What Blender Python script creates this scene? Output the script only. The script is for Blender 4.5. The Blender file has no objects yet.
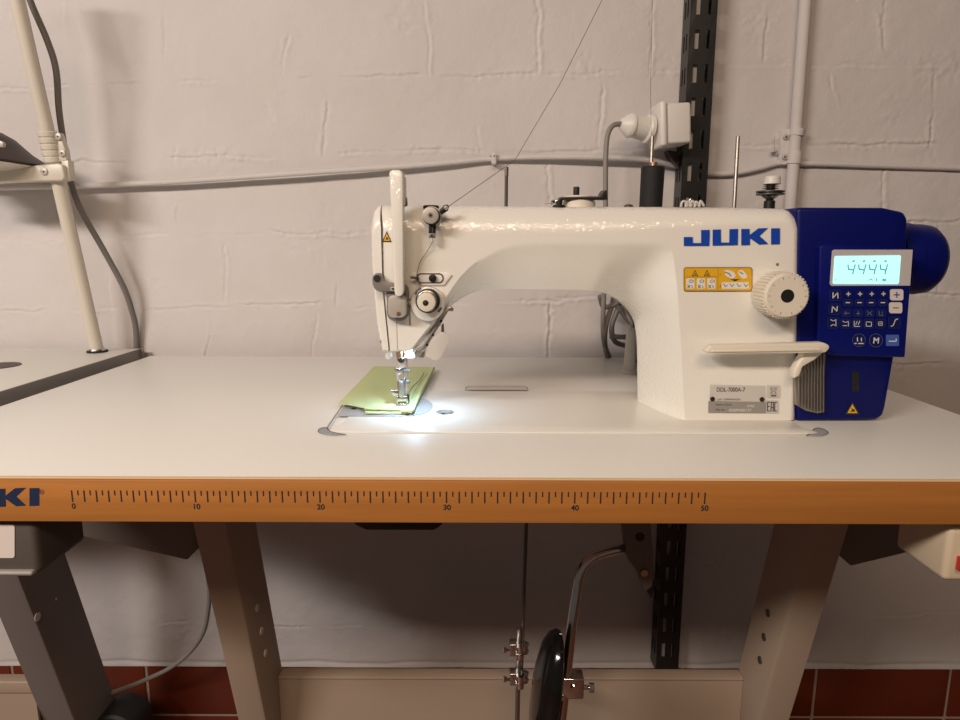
import bpy, bmesh, math, random
import numpy as np
from mathutils import Vector, Matrix
random.seed(4); rng = np.random.default_rng(7)
V = Vector
scene = bpy.context.scene
COL = scene.collection
# ------------------------------------------------------------------ camera
F = 650.0; W = 960; H = 720
TZ = 0.75                                   # table top height
CAM = V((0.0, -0.4893, TZ + 0.1812))
PITCH = math.atan(115 / F); ROLL = math.radians(0.2)
fwd = V((0, math.cos(PITCH), -math.sin(PITCH)))
rgt0 = V((1, 0, 0)); up0 = V((0, math.sin(PITCH), math.cos(PITCH)))
rgt = rgt0 * math.cos(ROLL) + up0 * math.sin(ROLL)
upv = up0 * math.cos(ROLL) - rgt0 * math.sin(ROLL)
cd = bpy.data.cameras.new('camera'); cam = bpy.data.objects.new('camera', cd); COL.objects.link(cam)
cd.sensor_width = 36; cd.lens = F / W * 36; cd.clip_start = 0.01; cd.clip_end = 50
m = Matrix((rgt, upv, -fwd)).transposed().to_4x4(); m.translation = CAM
cam.matrix_world = m
scene.camera = cam

def ray(px, py): return rgt * (px - 480) / F + upv * (360 - py) / F + fwd
def P(px, py, Y):                          # photo pixel -> point on the plane Y
    d = ray(px, py); return CAM + d * ((Y - CAM.y) / d.y)
def PZ(px, py, z):
    d = ray(px, py); return CAM + d * ((z - CAM.z) / d.z)
def PP(px, py, n, c):                      # plane n.p = c
    d = ray(px, py); return CAM + d * ((c - n.dot(CAM)) / n.dot(d))
def rowof(Y, z): q = V((0, Y, z)) - CAM; return 360 - F * q.dot(upv) / q.dot(fwd)       # image row of a height at depth Y
def S(Y, n=1.0): return n * (Y - CAM.y) / math.cos(PITCH) * 0.985 / F   # metres per n pixels near depth Y

# ------------------------------------------------------------------ materials
MATS = {}
def mat(name, col, rough=0.5, metal=0.0, bump=None, var=None, coat=0.0, emit=None, alpha=None, trans=0.0, spec=0.5, sub=0.0):
    m = bpy.data.materials.new(name); m.use_nodes = True
    nt = m.node_tree; b = nt.nodes['Principled BSDF']
    b.inputs['Base Color'].default_value = (*col, 1); b.inputs['Roughness'].default_value = rough
    b.inputs['Metallic'].default_value = metal; b.inputs['Coat Weight'].default_value = coat
    b.inputs['Coat Roughness'].default_value = 0.03
    b.inputs['Specular IOR Level'].default_value = spec
    b.inputs['Transmission Weight'].default_value = trans
    if sub: b.inputs['Subsurface Weight'].default_value = sub; b.inputs['Subsurface Scale'].default_value = 0.004
    if emit: b.inputs['Emission Color'].default_value = (*emit[0], 1); b.inputs['Emission Strength'].default_value = emit[1]
    tc = None
    if bump or var: tc = nt.nodes.new('ShaderNodeTexCoord')
    if bump:
        sc, st, dist = bump
        n = nt.nodes.new('ShaderNodeTexNoise'); n.inputs['Scale'].default_value = sc; n.inputs['Detail'].default_value = 0.3 if coat else 3
        nt.links.new(tc.outputs['Object'], n.inputs['Vector'])
        bp = nt.nodes.new('ShaderNodeBump'); bp.inputs['Strength'].default_value = st; bp.inputs['Distance'].default_value = dist
        nt.links.new(n.outputs['Fac'], bp.inputs['Height'])
        if not coat: nt.links.new(bp.outputs['Normal'], b.inputs['Normal'])
        if coat: nt.links.new(bp.outputs['Normal'], b.inputs['Coat Normal'])
    if var:
        c2, vs, stretch = var
        mp = nt.nodes.new('ShaderNodeMapping'); mp.inputs['Scale'].default_value = stretch
        nt.links.new(tc.outputs['Object'], mp.inputs['Vector'])
        n = nt.nodes.new('ShaderNodeTexNoise'); n.inputs['Scale'].default_value = vs; n.inputs['Detail'].default_value = 5
        nt.links.new(mp.outputs['Vector'], n.inputs['Vector'])
        r = nt.nodes.new('ShaderNodeValToRGB'); r.color_ramp.elements[0].position = 0.35; r.color_ramp.elements[1].position = 0.65
        r.color_ramp.elements[0].color = (*col, 1); r.color_ramp.elements[1].color = (*c2, 1)
        nt.links.new(n.outputs['Fac'], r.inputs['Fac']); nt.links.new(r.outputs['Color'], b.inputs['Base Color'])
    MATS[name] = m; return m
def srgb(r, g, b):
    f = lambda c: (c / 255 / 12.92) if c <= 10 else ((c / 255 + 0.055) / 1.055) ** 2.4
    return (f(r), f(g), f(b))
mat('wall_paint', (.64, .605, .60), 0.75, var=((.60, .56, .55), 5, (1, 1, 1)), bump=(160, .25, .002))
mat('laminate', (.82, .81, .77), 0.42, spec=0.4)
mat('wood', (.50, .20, .045), 0.45, var=((.42, .165, .036), 14, (.35, 1, 9)))
mat('wood_light', (.72, .50, .28), 0.45)
mat('ink', (.02, .022, .03), 0.6)
mat('logo_navy', (.012, .025, .075), 0.5)
mat('logo_blue', (.008, .06, .42), 0.35)
mat('machine', (.86, .835, .775), 0.32, bump=(300, 1.0, .0009), coat=1.0)
mat('machine_plain', (.86, .835, .775), 0.35)
mat('cream', (.76, .70, .59), 0.4)
mat('seam', (.15, .125, .10), 0.7)
mat('blue', (.0015, .0045, .105), 0.36, spec=0.22)
mat('blue_panel', (.002, .006, .13), 0.4, spec=0.2)
mat('blue_key', (.003, .007, .075), 0.4)
mat('blue_key_light', (.06, .12, .42), 0.4)
mat('bezel', (.52, .49, .50), 0.4)
mat('key_line', (.03, .045, .22), 0.5)
mat('key_white', (.62, .62, .68), 0.5)
mat('key_mid', (.13, .15, .34), 0.5)
mat('key_beige', (.66, .60, .56), 0.4)
mat('lcd', (.15, .5, .48), 0.3, emit=((.55, 1.0, .93), .95))
mat('lcd_digit', (.02, .22, .26), 0.3, emit=((.05, .5, .52), .22))
mat('yellow', (.75, .42, .012), 0.45)
mat('white_ink', (.78, .76, .72), 0.5)
mat('label_grey', (.30, .285, .26), 0.45)
mat('label_silver', (.60, .565, .53), 0.4)
mat('leg_paint', (.42, .325, .25), 0.5, bump=(300, .15, .0005))
mat('dark_leg', (.20, .175, .165), 0.5)
mat('dark_paint', (.17, .14, .12), 0.5)
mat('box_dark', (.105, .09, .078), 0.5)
mat('grey_plastic', (.34, .31, .28), 0.45)
mat('beige_plastic', (.66, .55, .40), 0.42)
mat('white_plastic', (.76, .73, .68), 0.4)
mat('label_white', (.78, .70, .66), 0.5)
mat('red', (.55, .03, .015), 0.35)
mat('black_metal', (.014, .013, .013), 0.38)
mat('black_gloss', (.006, .006, .006), 0.12)
mat('black_rubber', (.012, .012, .012), 0.6)
mat('black_thread', (.008, .008, .009), 0.7, bump=(900, .5, .0006))
mat('steel', (.62, .60, .58), 0.25, metal=1)
mat('chrome', (.78, .77, .76), 0.12, metal=1)
mat('plate_steel', (.47, .48, .51), 0.3, metal=.3)
mat('dull_steel', (.40, .37, .34), 0.4, metal=1)
mat('bronze', (.50, .30, .18), 0.4, metal=1)
mat('dark_steel', (.13, .12, .11), 0.4, metal=.7)
mat('grey_part', (.21, .19, .175), 0.4)
mat('silver_paint', (.48, .45, .40), 0.42, metal=.2)
mat('cable_grey', (.165, .15, .14), 0.5)
mat('cable_light', (.24, .22, .20), 0.5)
mat('pole', (.66, .61, .53), 0.35)
mat('brown_cap', (.035, .018, .016), 0.45)
mat('tile', (.15, .026, .010), 0.35, var=((.11, .018, .007), 6, (1, 1, 1)), bump=(60, .1, .002))
mat('grout', (.34, .25, .19), 0.8)
mat('floor', (.13, .045, .022), 0.5, var=((.10, .033, .017), 3, (1, 1, 1)))
mat('fabric', (.55, .62, .32), 0.85, bump=(1500, .4, .0004), sub=.15)
mat('thread', (.12, .10, .085), 0.7)
mat('leaf', (.80, .77, .71), 0.3, trans=.35)
mat('led', (.9, .95, 1), 0.3, emit=((.60, .82, 1.0), 14))
mat('peg', (.60, .58, .53), 0.45)
mat('cushion', (.36, .37, .40), 0.5)

# ------------------------------------------------------------------ mesh builder
ORG = {}
class MB:
    def __init__(s): s.v = []; s.f = []; s.m = []; s.mats = []; s.flat = []
    def mi(s, name):
        if name not in s.mats: s.mats.append(name)
        return s.mats.index(name)
    def add(s, vs, fs, mt):
        o = len(s.v); s.v += [V(v) for v in vs]; k = s.mi(mt)
        for f in fs: s.f.append([o + i for i in f]); s.m.append(k)
        return s
    def addb(s, bm, mt):
        bm.verts.index_update()
        s.add([v.co.copy() for v in bm.verts], [[v.index for v in f.verts] for f in bm.faces], mt); bm.free(); return s
    def shape(s, vs, fs, mt, bev=0, seg=3, ang=25):
        if bev <= 0: return s.add(vs, fs, mt)
        bm = bmesh.new(); bv = [bm.verts.new(v) for v in vs]
        for f in fs: bm.faces.new([bv[i] for i in f])
        bm.normal_update(); bmesh.ops.recalc_face_normals(bm, faces=bm.faces)
        es = [e for e in bm.edges if len(e.link_faces) == 2 and e.calc_face_angle(0) > math.radians(ang)]
        bmesh.ops.bevel(bm, geom=es, offset=bev, segments=seg, profile=.5, affect='EDGES', clamp_overlap=True)
        return s.addb(bm, mt)
    def box(s, lo, hi, mt, bev=0, seg=3, M=None):
        vs = [V((x, y, z)) for x in (lo[0], hi[0]) for y in (lo[1], hi[1]) for z in (lo[2], hi[2])]
        if M: vs = [M @ v for v in vs]
        fs = [(0, 1, 3, 2), (4, 6, 7, 5), (0, 4, 5, 1), (2, 3, 7, 6), (0, 2, 6, 4), (1, 5, 7, 3)]
        return s.shape(vs, fs, mt, bev, seg)
    def prism(s, pts, vec, mt, bev=0, seg=3, ang=25):     # polygon pts swept along vec
        n = len(pts); vec = V(vec)
        vs = [V(p) for p in pts] + [V(p) + vec for p in pts]
        fs = [list(range(n))[::-1], list(range(n, 2 * n))] + [(i, (i + 1) % n, n + (i + 1) % n, n + i) for i in range(n)]
        return s.shape(vs, fs, mt, bev, seg, ang)
    def pl(s, pts, Y, depth, mt, bev=0, seg=3, ang=25):   # pixel outline at plane Y, swept back by depth
        return s.prism([P(x, y, Y) for x, y in pts], (0, depth, 0), mt, bev, seg, ang)
    def flatpoly(s, pts, mt): return s.add(pts, [list(range(len(pts)))], mt)
    def lathe(s, o, ax, prof, mt, n=32, M=None):
        o = V(o); ax = V(ax).normalized(); a = ax.orthogonal().normalized(); b = ax.cross(a)
        vs = []; fs = []
        for t, r in prof:
            for k in range(n):
                q = 2 * math.pi * k / n; vs.append(o + ax * t + (a * math.cos(q) + b * math.sin(q)) * max(r, 1e-5))
        L = len(prof)
        for i in range(L - 1):
            for k in range(n): fs.append((i * n + k, i * n + (k + 1) % n, (i + 1) * n + (k + 1) % n, (i + 1) * n + k))
        if prof[0][1] > 1e-4: fs.append(list(range(n))[::-1])
        if prof[-1][1] > 1e-4: fs.append([(L - 1) * n + k for k in range(n)])
        return s.add(vs, fs, mt)
    def cyl(s, p0, p1, r, mt, n=24, r1=None, bev=0):
        p0 = V(p0); p1 = V(p1); d = (p1 - p0); L = d.length; r1 = r if r1 is None else r1
        pr = [(0, r), (L, r1)]
        if bev: pr = [(0, r - bev), (bev * .3, r - bev * .3), (bev, r), (L - bev, r1), (L - bev * .3, r1 - bev * .3), (L, r1 - bev)]
        return s.lathe(p0, d, pr, mt, n)
    def disc(s, px, py, rp, Y, depth, mt, n=32, bev=0):   # cylinder facing the front, radius rp pixels
        p = P(px, py, Y); return s.cyl(p + V((0, depth, 0)), p, S(Y, rp), mt, n, bev=bev)
    def tube(s, pts, r, mt, n=10, sub=8, closed_caps=True):
        pts = [V(p) for p in pts]; Q = []
        if len(pts) > 2 and sub > 1:
            e = [pts[0] * 2 - pts[1]] + pts + [pts[-1] * 2 - pts[-2]]
            for i in range(1, len(e) - 2):
                for k in range(sub):
                    t = k / sub; a, b, c, d = e[i - 1:i + 3]
                    Q.append(.5 * ((2 * b) + (c - a) * t + (2 * a - 5 * b + 4 * c - d) * t * t + (3 * b - a - 3 * c + d) * t ** 3))
            Q.append(pts[-1])
        else: Q = pts
        T = [(Q[min(i + 1, len(Q) - 1)] - Q[max(i - 1, 0)]).normalized() for i in range(len(Q))]
        a = T[0].orthogonal().normalized(); vs = []; fs = []
        for i, q in enumerate(Q):
            a = (a - T[i] * a.dot(T[i])).normalized(); b = T[i].cross(a)
            for k in range(n):
                g = 2 * math.pi * k / n; vs.append(q + (a * math.cos(g) + b * math.sin(g)) * r)
        for i in range(len(Q) - 1):
            for k in range(n): fs.append((i * n + k, i * n + (k + 1) % n, (i + 1) * n + (k + 1) % n, (i + 1) * n + k))
        fs.append(list(range(n))[::-1]); fs.append([(len(Q) - 1) * n + k for k in range(n)])
        return s.add(vs, fs, mt)
    def strip(s, pts, w, mt, nrm=V((0, -1, 0)), lift=0.0):       # flat polyline of width w
        pts = [V(p) + nrm * lift for p in pts]
        for a, b in zip(pts, pts[1:]):
            d = (b - a).normalized(); q = d.cross(nrm).normalized() * w / 2; e = d * w * .3
            s.add([a - q - e, b - q + e, b + q + e, a + q - e], [(0, 1, 2, 3)], mt)
        return s
    def text(s, t, o, size, mt, xd=V((1, 0, 0)), zd=V((0, 0, 1)), align='LEFT', sx=1.0, bold=0.0):
        c = bpy.data.curves.new('t', 'FONT'); c.body = t; c.size = size; c.align_x = align; c.offset = bold
        ob = bpy.data.objects.new('t', c); COL.objects.link(ob)
        dg = bpy.context.evaluated_depsgraph_get(); dg.update()
        me = ob.evaluated_get(dg).to_mesh()
        vs = [V(o) + xd * v.co.x * sx + zd * v.co.y for v in me.vertices]; fs = [list(p.vertices) for p in me.polygons]
        if vs: s.add(vs, fs, mt)
        bpy.data.objects.remove(ob); bpy.data.curves.remove(c); return s
    def build(s, name, parent=None, smooth=35, label=None, wn=False, weld=False):
        me = bpy.data.meshes.new(name); off = ORG.get(parent.name, V((0, 0, 0))) if parent else None
        loc = V((0, 0, 0))
        if parent is None and s.v:
            lo = V([min(v[i] for v in s.v) for i in range(3)]); hi = V([max(v[i] for v in s.v) for i in range(3)])
            loc = V(((lo.x + hi.x) / 2, (lo.y + hi.y) / 2, lo.z)); off = loc
        me.from_pydata([v - off for v in s.v], [], s.f)
        for k in s.mats: me.materials.append(MATS[k])
        me.polygons.foreach_set('material_index', s.m); me.polygons.foreach_set('use_smooth', [smooth > 0] * len(s.f))
        bm = bmesh.new(); bm.from_mesh(me)
        if weld: bmesh.ops.remove_doubles(bm, verts=bm.verts, dist=1e-5)
        bmesh.ops.recalc_face_normals(bm, faces=bm.faces)
        bm.to_mesh(me); bm.free()
        me.set_sharp_from_angle(angle=math.radians(smooth)); me.update()
        ob = bpy.data.objects.new(name, me); COL.objects.link(ob)
        ob.location = loc
        if parent: ob.parent = parent
        ORG[ob.name] = off.copy()
        if wn:
            w = ob.modifiers.new('wn', 'WEIGHTED_NORMAL'); w.keep_sharp = True; w.weight = 100; w.mode = 'FACE_AREA'
        if label: ob['label'] = label
        return ob
NORECALC = set()
def thing(name, loc, label, cat, group=None):
    o = bpy.data.objects.new(name, None); COL.objects.link(o); o.location = loc; o.empty_display_size = .02
    o['label'] = label; o['category'] = cat
    if group: o['group'] = group
    ORG[o.name] = V(loc); return o
def tag(o, label, cat, group=None):
    o['label'] = label; o['category'] = cat
    if group: o['group'] = group
    return o
def struct(o): o['kind'] = 'structure'; return o
def rrect(cx, cy, w, h, r, n=4):                    # rounded rectangle in pixels
    out = []
    for sx, sy, a0 in ((1, -1, -90), (1, 1, 0), (-1, 1, 90), (-1, -1, 180)):
        for k in range(n + 1):
            a = math.radians(a0 + 90 * k / n)
            out.append((cx + sx * (w / 2 - r) + r * math.cos(a), cy + sy * (h / 2 - r) + r * math.sin(a)))
    return out

# ------------------------------------------------------------------ the setting
WY = 0.600                                           # wall face
def vnoise(xx, zz, cell, seed):
    g = np.random.default_rng(seed).random((400, 400))
    x = (xx + 6) / cell; z = (zz + 6) / cell
    xi = np.floor(x).astype(int); zi = np.floor(z).astype(int); fx = x - xi; fz = z - zi
    fx = fx * fx * (3 - 2 * fx); fz = fz * fz * (3 - 2 * fz)
    a = g[xi % 400, zi % 400]; b = g[(xi + 1) % 400, zi % 400]; c = g[xi % 400, (zi + 1) % 400]; d = g[(xi + 1) % 400, (zi + 1) % 400]
    return (a * (1 - fx) + b * fx) * (1 - fz) + (c * (1 - fx) + d * fx) * fz - .5
def build_wall():
    zb = 0.158
    xs = np.concatenate([np.linspace(-2.6, -.86, 30)[:-1], np.arange(-.86, .86, .002), np.linspace(.86, 2.4, 30)])
    zs = np.concatenate([np.arange(zb, 1.46, .002), np.linspace(1.46, 2.5, 40)])
    X, Z = np.meshgrid(xs, zs, indexing='ij')
    h = np.zeros_like(X)
    def seg(a, b, depth, wid, seed, side):
        nonlocal h
        a = P(*a, WY); b = P(*b, WY)
        dx, dz = b.x - a.x, b.z - a.z; L = math.hypot(dx, dz) + 1e-6
        lo = (min(a.x, b.x) - .03, max(a.x, b.x) + .03, min(a.z, b.z) - .03, max(a.z, b.z) + .03)
        i0, i1 = np.searchsorted(xs, lo[0]), np.searchsorted(xs, lo[1]); j0, j1 = np.searchsorted(zs, lo[2]), np.searchsorted(zs, lo[3])
        if i1 <= i0 or j1 <= j0: return
        x = X[i0:i1, j0:j1]; z = Z[i0:i1, j0:j1]
        wob = vnoise(x, z, .035, seed) * .007 + vnoise(x, z, .011, seed + 1) * .003
        t = ((x - a.x) * dx + (z - a.z) * dz) / L; d = (-(x - a.x) * dz + (z - a.z) * dx) / L + wob
        end = np.clip(np.minimum(t + .006, L + .006 - t) / .012, 0, 1)
        br = np.clip(vnoise(x, z, .05, seed + 2) * 2.2 + .75, .12, 1)
        g = -depth * np.exp(-(d / (wid * .8)) ** 2) + .5 * depth * np.exp(-((d - side * wid * 2.2) / (wid * 1.7)) ** 2) + depth * .9 * np.exp(-(d / (wid * 4)) ** 2) * vnoise(x, z, .005, seed + 5)
        h[i0:i1, j0:j1] += g * end * br
    # courses of large blocks, read off the photograph: strong joints first, then the faint remainder
    hs = [((0,88),(70,85),1),((92,85),(142,84),1.3),((180,81),(245,81),1.2),((300,79),(420,75),1),((440,78),(535,74),1),((545,74),(610,72),1),((610,72),(700,69),.7),((715,67),(790,65),1.2),((800,66),(960,66),.6),
          ((70,163),(145,160),1.2),((170,159),(216,158),1.2),((222,157),(275,159),1.3),((340,155),(482,148),1.1),((420,152),(482,150),1),((500,153),(590,151),1),((590,151),(690,148),.8),((715,146),(785,145),1),((812,146),(934,145),1.2),
          ((0,240),(120,238),.4),((120,236),(170,235),1),((180,236),(260,235),.4),((268,230),(290,234),1),((290,234),(367,233),1.3),((367,233),(640,231),.3),((905,222),(960,221),1.3),((820,222),(905,222),.5),
          ((0,312),(48,310),1.1),((55,309),(120,309),.8),((130,308),(235,306),.6),((240,306),(335,302),1.2),((355,309),(470,304),.8),((490,303),(562,301),1.6),((560,300),(640,294),1.3),((850,296),(960,294),1.2),
          ((885,364),(960,364),1.2),((160,624),(208,620),1),((270,626),(320,627),.7),((320,627),(640,624),.35),((700,566),(770,568),.5),((690,552),(705,566),.8),((820,620),(960,612),.4),((560,440),(900,440),.5)]
    vs_ = [((425,0),(427,40),1.2),((428,35),(427,74),1.2),((537,0),(538,72),1.4),((652,0),(650,76),1.3),((767,15),(765,60),1.3),((884,0),(882,48),1.1),((287,35),(283,74),1),((60,0),(62,30),.4),((165,5),(165,70),.4),
           ((215,150),(218,158),1.2),((326,100),(323,155),1.1),((176,148),(177,158),1),((478,128),(482,150),1.3),((601,85),(600,150),1.3),((700,70),(700,145),.5),((934,75),(932,145),1.3),((880,10),(884,50),.8),((62,90),(66,160),.3),((830,75),(838,110),.8),
           ((176,205),(173,235),.9),((548,165),(552,235),1.2),((290,165),(288,230),.3),((420,165),(420,230),.3),((884,168),(884,222),1.1),((60,200),(60,236),.2),
           ((225,245),(224,304),1.1),((338,285),(336,303),1.1),((110,240),(110,306),.4),((470,235),(470,300),.4),((938,225),(938,292),.8),
           ((213,320),(206,358),1),((318,313),(312,358),1.2),((551,303),(549,358),1.9),((100,310),(98,350),.4),((430,310),(430,357),.4),((890,296),(889,362),.8)]
    k = 100
    for a, b, w in hs: k += 7; seg(a, b, .0017 * w, .0018, k, random.choice((-1, 1)))
    for a, b, w in vs_: k += 7; seg(a, b, .0016 * w, .0019, k, random.choice((-1, 1)))
    vis = np.clip((.9 - np.abs(X)) / .04, 0, 1)
    h += vis * (vnoise(X, Z, .16, 1) * .003 + vnoise(X, Z, .04, 2) * .0010 + vnoise(X, Z, .013, 3) * .0005)
    patch = np.clip(vnoise(X, Z, .07, 4) * 3 - .55, 0, 1)
    h += vis * patch * (vnoise(X, Z, .0065, 5) * .0016 + vnoise(X, Z, .011, 6) * .0012)
    # ragged plaster lip just above the tiles
    lip = np.exp(-((Z - .167 - vnoise(X, Z, .06, 9) * .006) / .004) ** 2); h -= lip * .0018 * vis
    n0, n1 = X.shape
    co = np.stack([X, WY - h, Z], -1).reshape(-1, 3)
    idx = np.arange(n0 * n1).reshape(n0, n1)
    q = np.stack([idx[:-1, :-1], idx[1:, :-1], idx[1:, 1:], idx[:-1, 1:]], -1).reshape(-1, 4)
    me = bpy.data.meshes.new('wall_back')
    back = np.array([[-2.6, WY + .12, zb - .158], [2.4, WY + .12, zb - .158], [2.4, WY + .12, 2.5], [-2.6, WY + .12, 2.5]])
    nb = len(co); co = np.concatenate([co, back])
    me.from_pydata(co.tolist(), [], q.tolist() + [[nb + 3, nb + 2, nb + 1, nb]])
    me.polygons.foreach_set('use_smooth', [True] * len(me.polygons)); me.materials.append(MATS['wall_paint'])
    ob = bpy.data.objects.new('wall_back', me); COL.objects.link(ob); struct(ob)
build_wall()
b = MB(); b.box((-2.6, -3, -.05), (2.4, .72, 0), 'floor'); struct(b.build('floor'))
b = MB(); b.box((-2.6, WY + .004, 0), (2.4, WY + .10, .1575), 'grout')
seam0 = P(147, 690, WY).x; k = -12
while k < 13:
    x0 = seam0 + k * .25
    for z0, z1 in ((.0, .052), (.058, .1555)):
        if x0 > -2.6 and x0 + .25 < 2.4: b.box((x0 + .003, WY + .001, z0), (x0 + .247, WY + .02, z1), 'tile', .0015, 2)
    k += 1
struct(b.build('baseboard_back'))

# ------------------------------------------------------------------ the sewing table
XL, XR = -.542, .526; BY = .563; TB = .7135
t = thing('sewing_table', ((XL + XR) / 2, BY / 2, 0), 'white laminate sewing table with wooden ruler edge, carrying the white sewing machine', 'table')
b = MB(); b.box((XL, .0015, TB), (XR, BY, TZ), 'laminate', .0012, 2); b.build('tabletop', t)
b = MB(); b.box((XL, -.0035, TB), (XR, .0012, TZ - .0012), 'wood', .0012, 2)
b.box((XL, -.0030, TZ - .0012), (XR, .0014, TZ + .0002), 'wood_light', .0005, 1)
eb = b.build('edge_band', t, label='orange-brown wood front edge')
FY = -.0037
x0 = P(73, 495, FY).x; x1 = P(705, 497, FY).x
zt = P(73, 490.3, FY).z
tick = lambda t: P(72 + 122.1 * t + .9 * t * t, 496, FY).x
b = MB()
for i in range(101):
    x = tick(i / 20); L = .0096 if i % 2 == 0 else .0042; w = .0011 if i % 2 == 0 else .0010
    b.add([(x - w / 2, FY, zt - L), (x + w / 2, FY, zt - L), (x + w / 2, FY, zt), (x - w / 2, FY, zt)], [(0, 1, 2, 3)], 'ink')
b.build('ruler_scale', eb)
b = MB()
for i in range(6):
    b = MB(); b.text(str(i * 10), (tick(i) + .0004, FY, zt - .0152), .0062, 'ink', align='CENTER', bold=.00016); b.build('ruler_number', eb)
def juki(b, mapf, mt):
    J = [(143,162),(197,162),(197,198),(247,198),(247,120),(299,119),(296,215),(143,215)]
    U = [(316,118),(365,116),(366,195),(416,195),(417,115),(469,113),(467,210),(316,213)]
    K = [(488,114),(538,113),(538,150),(590,110),(648,108),(597,155),(650,203),(596,207),(540,168),(540,209),(488,211)]
    I = [(667,110),(720,109),(720,204),(667,206)]
    for g in (J, U, K, I): b.prism([mapf(x, y) for x, y in g], (0, .0002, 0), mt)
# edge logo: K..I spans 0..38 px, height 488-507
sc = (38 - (-4)) / (720 - 488)
b = MB(); juki(b, lambda x, y: P(-4 + (x - 488) * sc * 1.03, 488 + (y - 109) * .187, FY), 'logo_navy')
b.text('®', P(39.2, 494.3, FY), .0055, 'logo_navy'); b.build('logo', eb)
# slanted channel legs
LEAN = .27
LY = .192
ln = V((0, 1, LEAN)); lc = LY + LEAN * TB
def leg_Y(z): return LY + LEAN * (TB - z)
def make_leg(parent, pxa, pxb, py, webside, mt, web=.082, holes=(), boltmat='steel', name='leg', zlo=.0, y_add=0.0, ztop=TB):
    c = lc + y_add
    xa = PP(pxa, py, ln, c).x; xb = PP(pxb, py, ln, c).x; th = .003
    Y = lambda z, d: LY + y_add + LEAN * (TB - z) + d
    def slab(x_lo, x_hi, d0, d1):
        vs = [(x, Y(z, d), z) for x in (x_lo, x_hi) for d in (d0, d1) for z in (zlo, ztop)]
        return vs, [(0, 1, 3, 2), (4, 6, 7, 5), (0, 4, 5, 1), (2, 3, 7, 6), (0, 2, 6, 4), (1, 5, 7, 3)]
    b = MB()
    # C profile swept along the lean: web + front flange + back lip, rounded at the fold
    wx = xb if webside > 0 else xa; ox = xa if webside > 0 else xb
    s_ = 1 if webside > 0 else -1
    prof = [(ox, 0), (wx - s_ * .006, 0), (wx - s_ * .002, .0015), (wx, .005), (wx, web), (wx - s_ * .014, web), (wx - s_ * .014, web - th), (wx - s_ * th, web - th), (wx - s_ * th, .007), (wx - s_ * .007, th), (ox, th)]
    n = len(prof)
    vs = [(x, Y(z, d), z) for z in (zlo, ztop) for x, d in prof]
    fs = [list(range(n)), list(range(n, 2 * n))[::-1]] + [(i, (i + 1) % n, n + (i + 1) % n, n + i) for i in range(n)]
    b.add(vs, fs, mt)
    lg = b.build(name, parent)
    for hx, hy in holes:
        d = ray(hx, hy); p = CAM + d * ((wx + s_ * .0006 - CAM.x) / d.x)
        h = MB(); h.cyl(p - V((s_ * .002, 0, 0)), p + V((s_ * .0012, 0, 0)), .0052, boltmat, 16); h.build('bolt_head', lg)
    return lg, xa, xb
_, la, lb = make_leg(t, 211, 242, 600, 1, 'leg_paint', holes=[(257, 608), (261.5, 631), (265.5, 653)], boltmat='label_white')
_, ra, rb = make_leg(t, 791, 824, 605, -1, 'leg_paint', holes=[(768, 613), (764, 637), (760, 660)], boltmat='dark_steel')
# cross bar between the webs
zb_ = .38
for _ in range(30): zb_ = P(400, 668, leg_Y(zb_) + .083).z
yb1 = leg_Y(zb_) + .083; yb0 = yb1 - .022
b = MB(); b.box((lb + .0005, yb0, zb_ - .003), (ra - .0005, yb1, zb_), 'leg_paint', .001, 2)
b.box((lb + .0005, yb0 + .003, zb_ - .11), (ra - .0005, yb0 + .006, zb_ - .003), 'leg_paint'); b.build('crossbar', t)
for px, py, mt in ((268, 684, 'dark_steel'), (756.5, 686, 'steel'), (271, 719, 'dark_steel')):
    b = MB(); p = P(px, py, yb0 + .003); b.cyl(p, p - V((0, .007, 0)), .0062, mt, 6); b.build('bolt', t, label=None)
# tapered arms reaching out under the top
ty = rowof(.245, TB - .001)
b = MB(); b.pl([(60, ty), (203, ty), (198, 549), (187, 560), (82, 536)], .245, .03, 'dark_paint', .001, 2); b.build('support_arm', t)
b = MB(); b.pl([(842, ty + 1.5), (925, ty + 1.5), (925, 548), (905, 553), (851, 566), (836, 550)], .245, .03, 'dark_paint', .001, 2); b.build('support_arm', t)
for s_, xx in ((1, la), (-1, rb)):      # feet on the floor
    b = MB(); yy = leg_Y(0); b.box((min(la, lb) - .005 if s_ > 0 else min(ra, rb) - .005, yy - .20, 0), (max(la, lb) + .005 if s_ > 0 else max(ra, rb) + .005, yy + .22, .03), 'leg_paint', .004); b.build('foot', t)

# ------------------------------------------------------------------ neighbouring table (left)
NX = -.567; NZ = .7587; NB = .583
t2 = thing('work_table', (-1.1, .28, 0), 'neighbouring grey-edged table at the far left with a leaning pole on it', 'table')
b = MB(); b.box((-1.62, .145, NZ - .036), (NX - .0015, NB, NZ), 'laminate', .001, 2)
b.build('tabletop', t2)
b = MB(); b.box((NX - .0015, .145, NZ - .036), (NX, NB, NZ - .0003), 'grey_part'); b.box((NX - .02, NB - .001, NZ - .036), (NX + .005, NB + .001, NZ + .0005), 'grey_part'); b.build('edge_band', t2, label='dark grey side edge')
b = MB(); p = PZ(-2, 366, NZ); b.lathe(p + V((0, 0, .0003)), (0, 0, 1), [(0, .028), (.0006, .028)], 'brown_cap', 32); b.build('cable_grommet', t2, label='dark brown hole rim')
lg, na, nb_ = make_leg(t2, 2, 36, 622, 1, 'dark_leg', web=.095, holes=[], zlo=0, ztop=NZ - .036, y_add=.085)
b = MB(); d = ray(37.5, 617); p = CAM + d * ((nb_ + .0006 - CAM.x) / d.x)
b.lathe(p, (1, 0, 0), [(0, .0062), (.0006, .0062)], 'label_white', 20); b.build('slot_hole', lg)
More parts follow.
